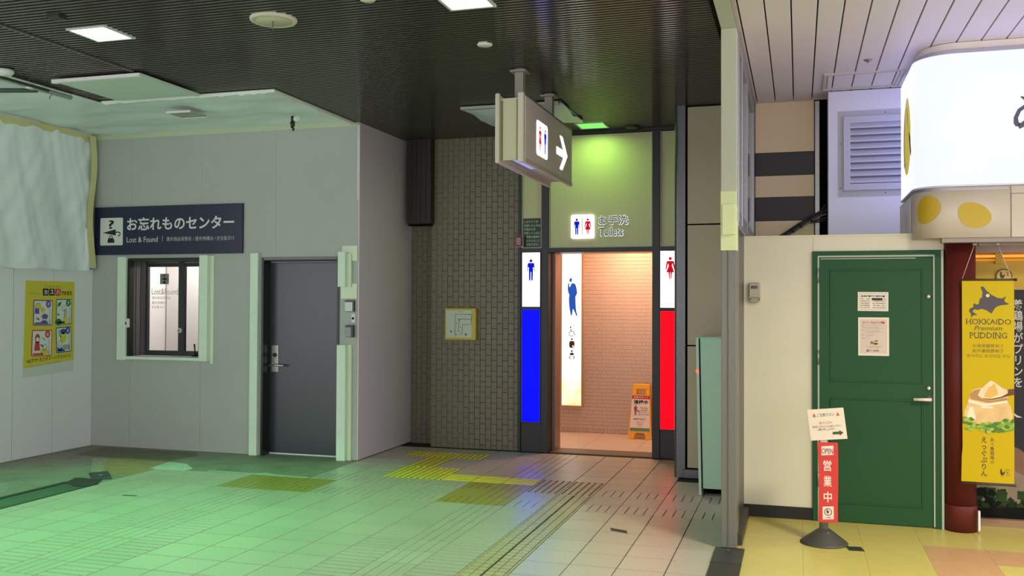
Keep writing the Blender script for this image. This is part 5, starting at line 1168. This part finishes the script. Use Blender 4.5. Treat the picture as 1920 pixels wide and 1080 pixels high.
mb = MB(); stroke(mb, f, [(-.2, .08), (-.14, .20), (-.05, .22), (.0, .12), (.08, .2), (.16, .1)], .012, .005); stroke(mb, f, [(-.1, .06), (.05, .05), (.2, .2)], .010, .005); mb.build('side_drawing', mat('faint line drawing', (190, 178, 160), .5), t, print_=True)
# ------------------------------------------------------------------ red column, photo wall
t = thing('trim_3', (1.13, 7.56, 0), kind='structure')
M_RED = mat('maroon column paint', (92, 30, 27), .45, spec=.3)
mb = MB(); mb.lathe([(.108, .185), (.108, 2.12)], (1.128, 7.565, 0), 32); mb.build('shaft', M_RED, t)
mb = MB(); mb.lathe([(.114, 0), (.114, .18), (.110, .19)], (1.128, 7.565, 0), 32); mb.build('base_sleeve', M_RED, t)
mb = MB(); mb.box(1.232, 1.246, 7.47, 7.50, .02, .16); mb.build('white_tag', M_WHITE, t)
YQ = 7.80
wq2 = thing('wall_photo', (1.8, YQ, 0), kind='structure')
mb = MB(); mb.box(1.2, 3.0, YQ + .002, YQ + .1, 0, 1.76); mb.build('panel', M_DARK, wq2)
mb = MB(); mb.box(1.2, 3.0, YQ - .06, YQ + .02, 0, .055); mb.build('plinth', mat('brown plinth', (150, 116, 92), .5), wq2)
mb = MB(); mb.box(1.2, 3.0, YQ, YQ + .1, 1.762, 1.975); mb.build('yellow_panel', mat('ochre panel', (196, 156, 24), .5), wq2)
mb = MB(); mb.box(1.2, 3.0, YQ - .004, YQ + .02, 1.755, 1.766); mb.build('tan_rail', mat('tan rail', (190, 150, 90), .5), wq2)
mb = MB(); mb.box(1.2, 3.0, YQ - .10, YQ + .1, 2.03, 2.12); mb.build('soffit', mat('mauve brown soffit', (168, 140, 122), .5), wq2)
mb = MB(); mb.box(1.2, 3.0, YQ + .04, YQ + .06, 1.975, 2.03); mb.build('cove_back', MATS['ochre panel'], wq2)
mb = MB(); mb.box(1.2, 3.0, YQ - .02, YQ - .004, 1.998, 2.016); mb.build('cove_tube', glow('orange cove tube', (255, 150, 60), 1.6), wq2)
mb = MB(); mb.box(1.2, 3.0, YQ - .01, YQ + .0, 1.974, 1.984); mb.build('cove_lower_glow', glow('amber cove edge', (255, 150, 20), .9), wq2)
mb = MB(); mb.box(1.405, 1.455, YQ - .03, YQ, 1.95, 2.04); mb.build('cove_bracket', MATS['ochre panel'], wq2)
t = thing('round_emblem_sign', (1.466, YQ, 1.80), 'round hen emblem partly hidden behind the top of the yellow banner', 'emblem')
f = FRONT(1.466, YQ - .004, 1.855)
mb = MB(); mb.prism(f, circ(0, 0, .056, 28), 0, .006); mb.build('disc', mat('ochre disc', (206, 176, 84), .5), t)
mb = MB(); ring(mb, f, 0, 0, .050, .057, .008); mb.build('ring', mat('dark maroon print', (70, 30, 24), .5), t, print_=True)
mb = MB(); hen(mb, f, -.012, .006, .05, .008); stroke(mb, f, [(.012, .03), (.028, .028), (.022, .014), (.03, .004)], .005, .008); mb.build('hen', MATS['dark maroon print'], t, print_=True)
t = thing('photo_poster', (1.9, YQ, .06), 'dark egg photograph poster with white vertical writing behind the yellow banner', 'poster')
f = FRONT(1.25, YQ - .002, 0)
mb = MB(); mb.prism(f, [(0, .06), (1.7, .06), (1.7, 1.752), (0, 1.752)], 0, .004); mb.build('print_sheet', mat('charcoal print', (46, 44, 50), .5, spec=.25), t)
mb = MB()
mb.flat(f, circ(.26, .40, .14, 24, .19), .005); mb.flat(f, circ(.50, .40, .13, 24, .17), .0055); mb.build('egg_picture', mat('brown egg print', (132, 92, 70), .4, noise_=(4, .35)), t, print_=True)
mb = MB(); mb.flat(f, circ(.20, .28, .20, 24, .14), .006); mb.flat(f, circ(.62, .26, .2, 24, .15), .006); mb.build('egg_picture', mat('grey egg print', (142, 122, 104), .4, noise_=(3, .3)), t, print_=True)
mb = MB()
for k in range(150):
    u = random.uniform(0, .9); v_ = random.uniform(.09, .26) - .03 * (u > .5); s_ = random.uniform(.014, .034); a = random.uniform(0, 6.3)
    mb.flat(f, [(u + s_ * cos(a + q) * (1 + .5 * (i % 2)), v_ + s_ * sin(a + q) * (1 + .5 * (i % 2))) for i, q in enumerate((0, .8, 1.6, 2.4, 3.2, 4.0, 4.8, 5.5))], .007 + k * .00001, k % 3)
mb.build('greens_picture', [mat('dark leaf print', (26, 44, 20), .6, spec=.15), mat('mid leaf print', (40, 62, 28), .6, spec=.15), mat('black leaf print', (14, 18, 12), .6, spec=.15)], t, print_=True)
mb = MB(); mb.flat(f, [(0, .06), (1.7, .06), (1.7, .13), (1.2, .15), (.8, .12), (.4, .15), (0, .12)], .0085); mb.build('shadow_picture', mat('black print area', (12, 12, 12), .6, spec=.15), t, print_=True)
vtext('養鶏場がプリンを', f, .308, 1.685, .066, .0815, .008, mat('soft white print', (206, 198, 190), .5), t, 'vertical_lettering', bold=.012)
mb = MB(); stroke(mb, f, [(.27, .84), (.30, .815), (.33, .81)], [.01, .016, .004], .008); mb.build('brush_tail', MATS['soft white print'], t, print_=True)
# ------------------------------------------------------------------ yellow banner
YN = 7.415
t = thing('yellow_hanging_banner', (1.29, YN, .385), 'tall yellow pudding banner hanging on strings in front of the maroon column', 'banner')
f = FRONT(1.120, YN, .380); BW, BH = .337, 1.438
mb = MB(); n = 24
vv = []; 
for k in range(n + 1):
    v_ = BH * k / n; off = -.004 * sin(v_ * 4) - .012 * max(0, .2 - v_) * 3
    vv += [(off if k < 4 else 0 + .002, v_), (BW + off * .5, v_)]
for k in range(n): mb.prism(f, [vv[2 * k], vv[2 * k + 1], vv[2 * k + 3], vv[2 * k + 2]], 0, .003)
mb.build('cloth', mat('banner yellow', (196, 168, 0), .6, spec=.25), t)
for v_ in (BH + .003, -.012):
    mb = MB(); mb.tube([f.p(-.004, v_, .002), f.p(BW + .008, v_, .002)], .008, 10); mb.build('batten', mat('dark olive batten', (62, 52, 24), .5), t)
mb = MB(); mb.lathe([(.010, 0), (.010, .014), (0, .016)], f.p(BW + .006, BH + .003, .002), 12, axis=Vector((1, 0, 0))); mb.build('batten_cap', M_INK, t)
for u0, u1 in ((.004, .085), (BW - .01, .235)):
    mb = MB(); mb.tube([f.p(u0, BH + .01, .002), f.p(u1, 1.692, -.0)], .0022, 6); mb.build('string', mat('pale string', (206, 180, 160), .6), t)
    mb = MB(); mb.lathe([(.016, 0), (.012, .012), (0, .012)], f.p(u1, 1.690, 0), 10); mb.build('suction_hook', mat('clear hook', (200, 188, 176), .3), t)
M_BRO = mat('brown banner print', (66, 54, 40), .5); M_OCH = mat('ochre banner print', (116, 92, 18), .5)
hk = [(245, 395), (268, 392), (290, 425), (330, 462), (378, 488), (408, 492), (425, 486), (436, 474), (440, 482), (428, 502), (432, 522), (462, 536), (448, 545), (400, 550), (372, 560), (352, 580), (330, 620), (290, 592), (255, 580), (225, 590), (205, 585), (188, 590), (184, 606), (200, 618), (224, 632), (200, 634), (184, 640), (172, 655), (172, 625), (156, 598), (164, 578), (190, 566), (190, 540), (200, 534), (212, 545), (232, 540), (238, 500), (258, 480), (262, 440)]
mb = MB(); k_ = BW / 400; mb.flat(f, [((x - 100) * k_, BH - (y - 345) * k_ - .006) for x, y in hk], .004); mb.build('island_map', mat('slate banner print', (70, 62, 66), .5), t, print_=True)
mb = MB(); mb.flat(f, circ((301 - 100) * k_, BH - (468 - 345) * k_ - .006, .0125, 16), .005); mb.build('map_dot', mat('pale yellow print', (226, 206, 120), .5), t, print_=True)
mb = MB()
def word(s, u0, u1, v0, v1, m):
    o = text(s, f, u0, v0, u1, v1, .004, m, t, 'title_lettering')
    return o
word('HOKKAIDO', .028, .318, BH - .314, BH - .278, M_BRO); word('PUDDING', .052, .292, BH - .413, BH - .374, M_BRO)
b_ = MB()
def serifs(u0, u1, v0, v1, xs, h=.0035, w_=.020):
    for q in xs:
        c = u0 + (u1 - u0) * q
        for v_ in (v0, v1): b_.flat(f, [(c - w_ / 2, v_ - h / 2), (c + w_ / 2, v_ - h / 2), (c + w_ / 2, v_ + h / 2), (c - w_ / 2, v_ + h / 2)], .0042)
serifs(.028, .318, BH - .314, BH - .278, (.018, .115, .285, .392, .412, .51, .735, .775), w_=.014)
serifs(.052, .292, BH - .413, BH - .374, (.02, .165, .262, .325, .48, .655, .722, .815), w_=.014)
b_.build('title_serifs', M_BRO, t, print_=True)
text('Premium', f, .080, BH - .358, .262, BH - .326, .004, M_BRO, t, 'script_lettering', shear=.28)
text('北海道優質布丁', f, .066, BH - .480, .272, BH - .455, .004, M_OCH, t, 'chinese_line'); text('北海道优质布丁', f, .066, BH - .516, .272, BH - .490, .004, M_OCH, t, 'chinese_line', bold=.01); text('홋카이도 프리미엄 푸딩', f, .030, BH - .552, .310, BH - .528, .004, M_OCH, t, 'korean_line')
def ban(x, y): return ((x - 73) / 302 * BW, BH + .003 - (y + 0) * (BW / 302) - .36 * 0)
# pudding jar picture: coordinates measured on the banner, v from the bottom
def jp(x, y): return ((x - 68) / 306 * BW, .005 + (735 - y) / 306 * BW)
mb = MB(); mb.flat(f, [jp(*p) for p in ((112, 175), (130, 145), (170, 130), (300, 130), (330, 160), (338, 190), (330, 215), (350, 240), (366, 300), (362, 345), (330, 370), (200, 375), (110, 350), (78, 330), (82, 280), (100, 235), (108, 210))], .004); mb.build('pudding_jar', mat('cream pudding print', (226, 188, 126), .4, noise_=(9, .2)), t, print_=True)
mb = MB(); mb.flat(f, [jp(*p) for p in ((106, 208), (200, 232), (330, 208), (340, 220), (200, 250), (102, 226))], .005); mb.flat(f, [jp(*p) for p in ((110, 260), (130, 250), (150, 330), (120, 340), (95, 320))], .005); mb.flat(f, [jp(*p) for p in ((180, 250), (250, 250), (250, 262), (180, 262))], .005); mb.build('pudding_highlight', mat('pale jar highlight', (240, 222, 190), .4), t, print_=True)
mb = MB(); mb.flat(f, [jp(*p) for p in ((112, 175), (140, 148), (175, 138), (180, 200), (240, 212), (330, 190), (336, 205), (230, 228), (120, 205))], .0052); mb.build('jar_rim', mat('brown jar rim', (176, 132, 72), .4), t, print_=True)
mb = MB(); mb.flat(f, [jp(*p) for p in ((160, 180), (172, 150), (200, 115), (236, 82), (258, 90), (300, 125), (334, 140), (336, 168), (300, 185), (240, 200), (180, 196))], .006); mb.build('pudding_scoop', mat('whipped cream print', (236, 210, 168), .4, noise_=(14, .18)), t, print_=True)
mb = MB(); mb.flat(f, [jp(*p) for p in ((222, 130), (262, 100), (280, 170), (235, 196), (196, 188))], .0065); mb.build('pudding_scoop_core', mat('custard print', (222, 172, 84), .4), t, print_=True)
mb = MB(); mb.flat(f, [jp(*p) for p in ((180, 198), (240, 206), (300, 192), (345, 175), (374, 170), (374, 132), (338, 136), (338, 160), (300, 184), (240, 200))], .007); mb.build('wooden_spoon', mat('dark wooden spoon print', (104, 52, 28), .4), t, print_=True)
mb = MB()
for k in range(110):
    x = random.uniform(76, 372); lo = 400 - 18 * abs((x - 225) / 150); y = random.uniform(345 - (14 if x > 300 or x < 120 else -14), min(415, lo + 14)); s_ = random.uniform(.007, .016); a = random.uniform(0, 6.3); c_ = jp(x, y)
    mb.flat(f, [(min(BW - .002, max(.002, c_[0] + s_ * cos(a + q) * (1 + .6 * (i % 2)))), c_[1] + s_ * sin(a + q)) for i, q in enumerate((0, .8, 1.6, 2.4, 3.2, 4.0, 4.8, 5.5))], .0075 + k * .00001, k % 3)
mb.build('lettuce_picture', [mat('bright leaf print', (112, 160, 26), .5), mat('leaf print', (74, 118, 30), .5), mat('pale leaf print', (160, 178, 70), .5)], t, print_=True)
vtext('えっぐぷりん', f, .140, .322, .042, .0465, .004, M_BRO, t, 'vertical_lettering', bold=.014)
vtext('あべ養鶏場の', f, .193, .318, .026, .0310, .004, M_BRO, t, 'vertical_lettering_small')
mb = MB(); hen(mb, f, .258, .074, .046, .004); mb.build('hen_mark', M_BRO, t, print_=True)
mb = MB(); ring(mb, f, .292, .086, .011, .014, .004, n=14, a0=.2, a1=3.3); stroke(mb, f, [(.282, .078), (.296, .082), (.290, .068)], .004, .004); stroke(mb, f, [(.284, .060), (.290, .056)], .005, .004); stroke(mb, f, [(.300, .062), (.304, .057)], .005, .004); mb.build('shop_mark', M_BRO, t, print_=True)
# ------------------------------------------------------------------ sign stand
YT = 6.85
t = thing('open_sign_stand', (.165, YT, 0), 'sign stand with red OPEN sheet and white warning card by the green door', 'sign stand')
mb = MB(); mb.lathe([(.158, 0), (.158, .008), (.150, .016), (.055, .088), (.036, .10), (.0, .10)], (.165, YT, 0), 36); mb.build('base', mat('dark grey rubber base', (66, 64, 58), .5), t)
mb = MB(); mb.tube([(.163, YT, .095), (.163, YT, .80)], .031, 16); mb.build('pole', mat('grey green pole', (124, 124, 106), .4), t)
mb = MB(); mb.lathe([(.006, 0), (.004, .003), (0, .003)], (.19, YT - .055, .082), 8, axis=Vector((.3, -.8, .5))); mb.build('base_screw', M_ALU, t)
mb = MB(); mb.box(.142, .186, YT - .040, YT - .02, .68, .745); mb.build('clear_clip', mat('clear clip', (200, 200, 184), .2), t)
f = Fr((.130, YT - .042, .152)).at(0, 0, 0, .012)
mb = MB(); nn = 8
for k in range(nn): mb.prism(f, [(-.004 + .008 * sin(k / nn * 3), .545 * k / nn), (.128 - .004 * cos(k / nn * 4), .545 * k / nn), (.128 - .004 * cos((k + 1) / nn * 4), .545 * (k + 1) / nn), (-.004 + .008 * sin((k + 1) / nn * 3), .545 * (k + 1) / nn)], 0, .003)
rs = mb.build('red_sheet', mat('laminated red sheet', (206, 56, 52), .3), t)
M_RW = mat('sheet white', (236, 214, 204), .5)
mb = MB(); mb.flat(f, [(.024, .455), (.102, .462), (.102, .524), (.024, .517)], .004); mb.build('open_plate', M_RW, rs, print_=True)
text('OPEN', f, .026, .468, .100, .504, .0055, mat('brown red print', (110, 34, 34), .5), rs, 'open_lettering')
for k, c in enumerate('営業中'): text(c, f, .034, .350 - .107 * k, .088, .424 - .107 * k, .004, M_RW, rs, 'kanji', bold=.016)
mb = MB(); mb.flat(f, [(.026, .018), (.098, .024), (.098, .112), (.026, .106)], .004); mb.build('emblem_plate', M_RW, rs, print_=True)
mb = MB(); ring(mb, f, .062, .072, .021, .025, .0055, n=22); hen(mb, f, .060, .074, .026, .0055); mb.build('hen_emblem', M_INK, rs, print_=True)
text('あべ養鶏場', f, .044, .030, .080, .038, .0055, M_INK, rs, 'shop_name', res=2)
f = Fr((.080, YT - .046, .705)).at(0, 0, 0, .10)
mb = MB(); mb.prism(f, [(0, 0), (.238, .0), (.232, .212), (-.004, .212)], 0, .003); cd_ = mb.build('warning_card', mat('white card', (230, 214, 196), .45), t)
M_DB = mat('dark olive print line', (58, 54, 42), .5)
text('ご注意下さい', f, .056, .160, .170, .182, .004, M_DB, cd_, 'heading')
for u in (.038, .192):
    mb = MB(); mb.flat(f, [(u - .013, .158), (u + .013, .158), (u, .186)], .004); mb.build('warning_triangle', mat('orange print', (206, 128, 40), .5), cd_, print_=True)
    mb = MB(); mb.flat(f, [(u - .0015, .166), (u + .0015, .166), (u + .0015, .176), (u - .0015, .176)], .005); mb.build('warning_mark', M_DB, cd_, print_=True)
text('出入口', f, .064, .108, .128, .127, .004, mat('dull red print', (166, 82, 70), .5), cd_, 'red_words'); text('です。', f, .130, .110, .152, .122, .004, M_DB, cd_, 'text_line')
text('扉の前に立たないようにお気をつけ下さい', f, .020, .084, .205, .100, .004, M_DB, cd_, 'text_line', res=2); text('お願い申し上げます。', f, .052, .064, .168, .080, .004, M_DB, cd_, 'text_line', res=2)
mb = MB(); mb.flat(f, [(.146, .034), (.190, .034), (.190, .024), (.216, .043), (.190, .062), (.190, .052), (.146, .052)], .004); mb.build('arrow', mat('dark green print', (60, 74, 38), .5), cd_, print_=True)
t = None
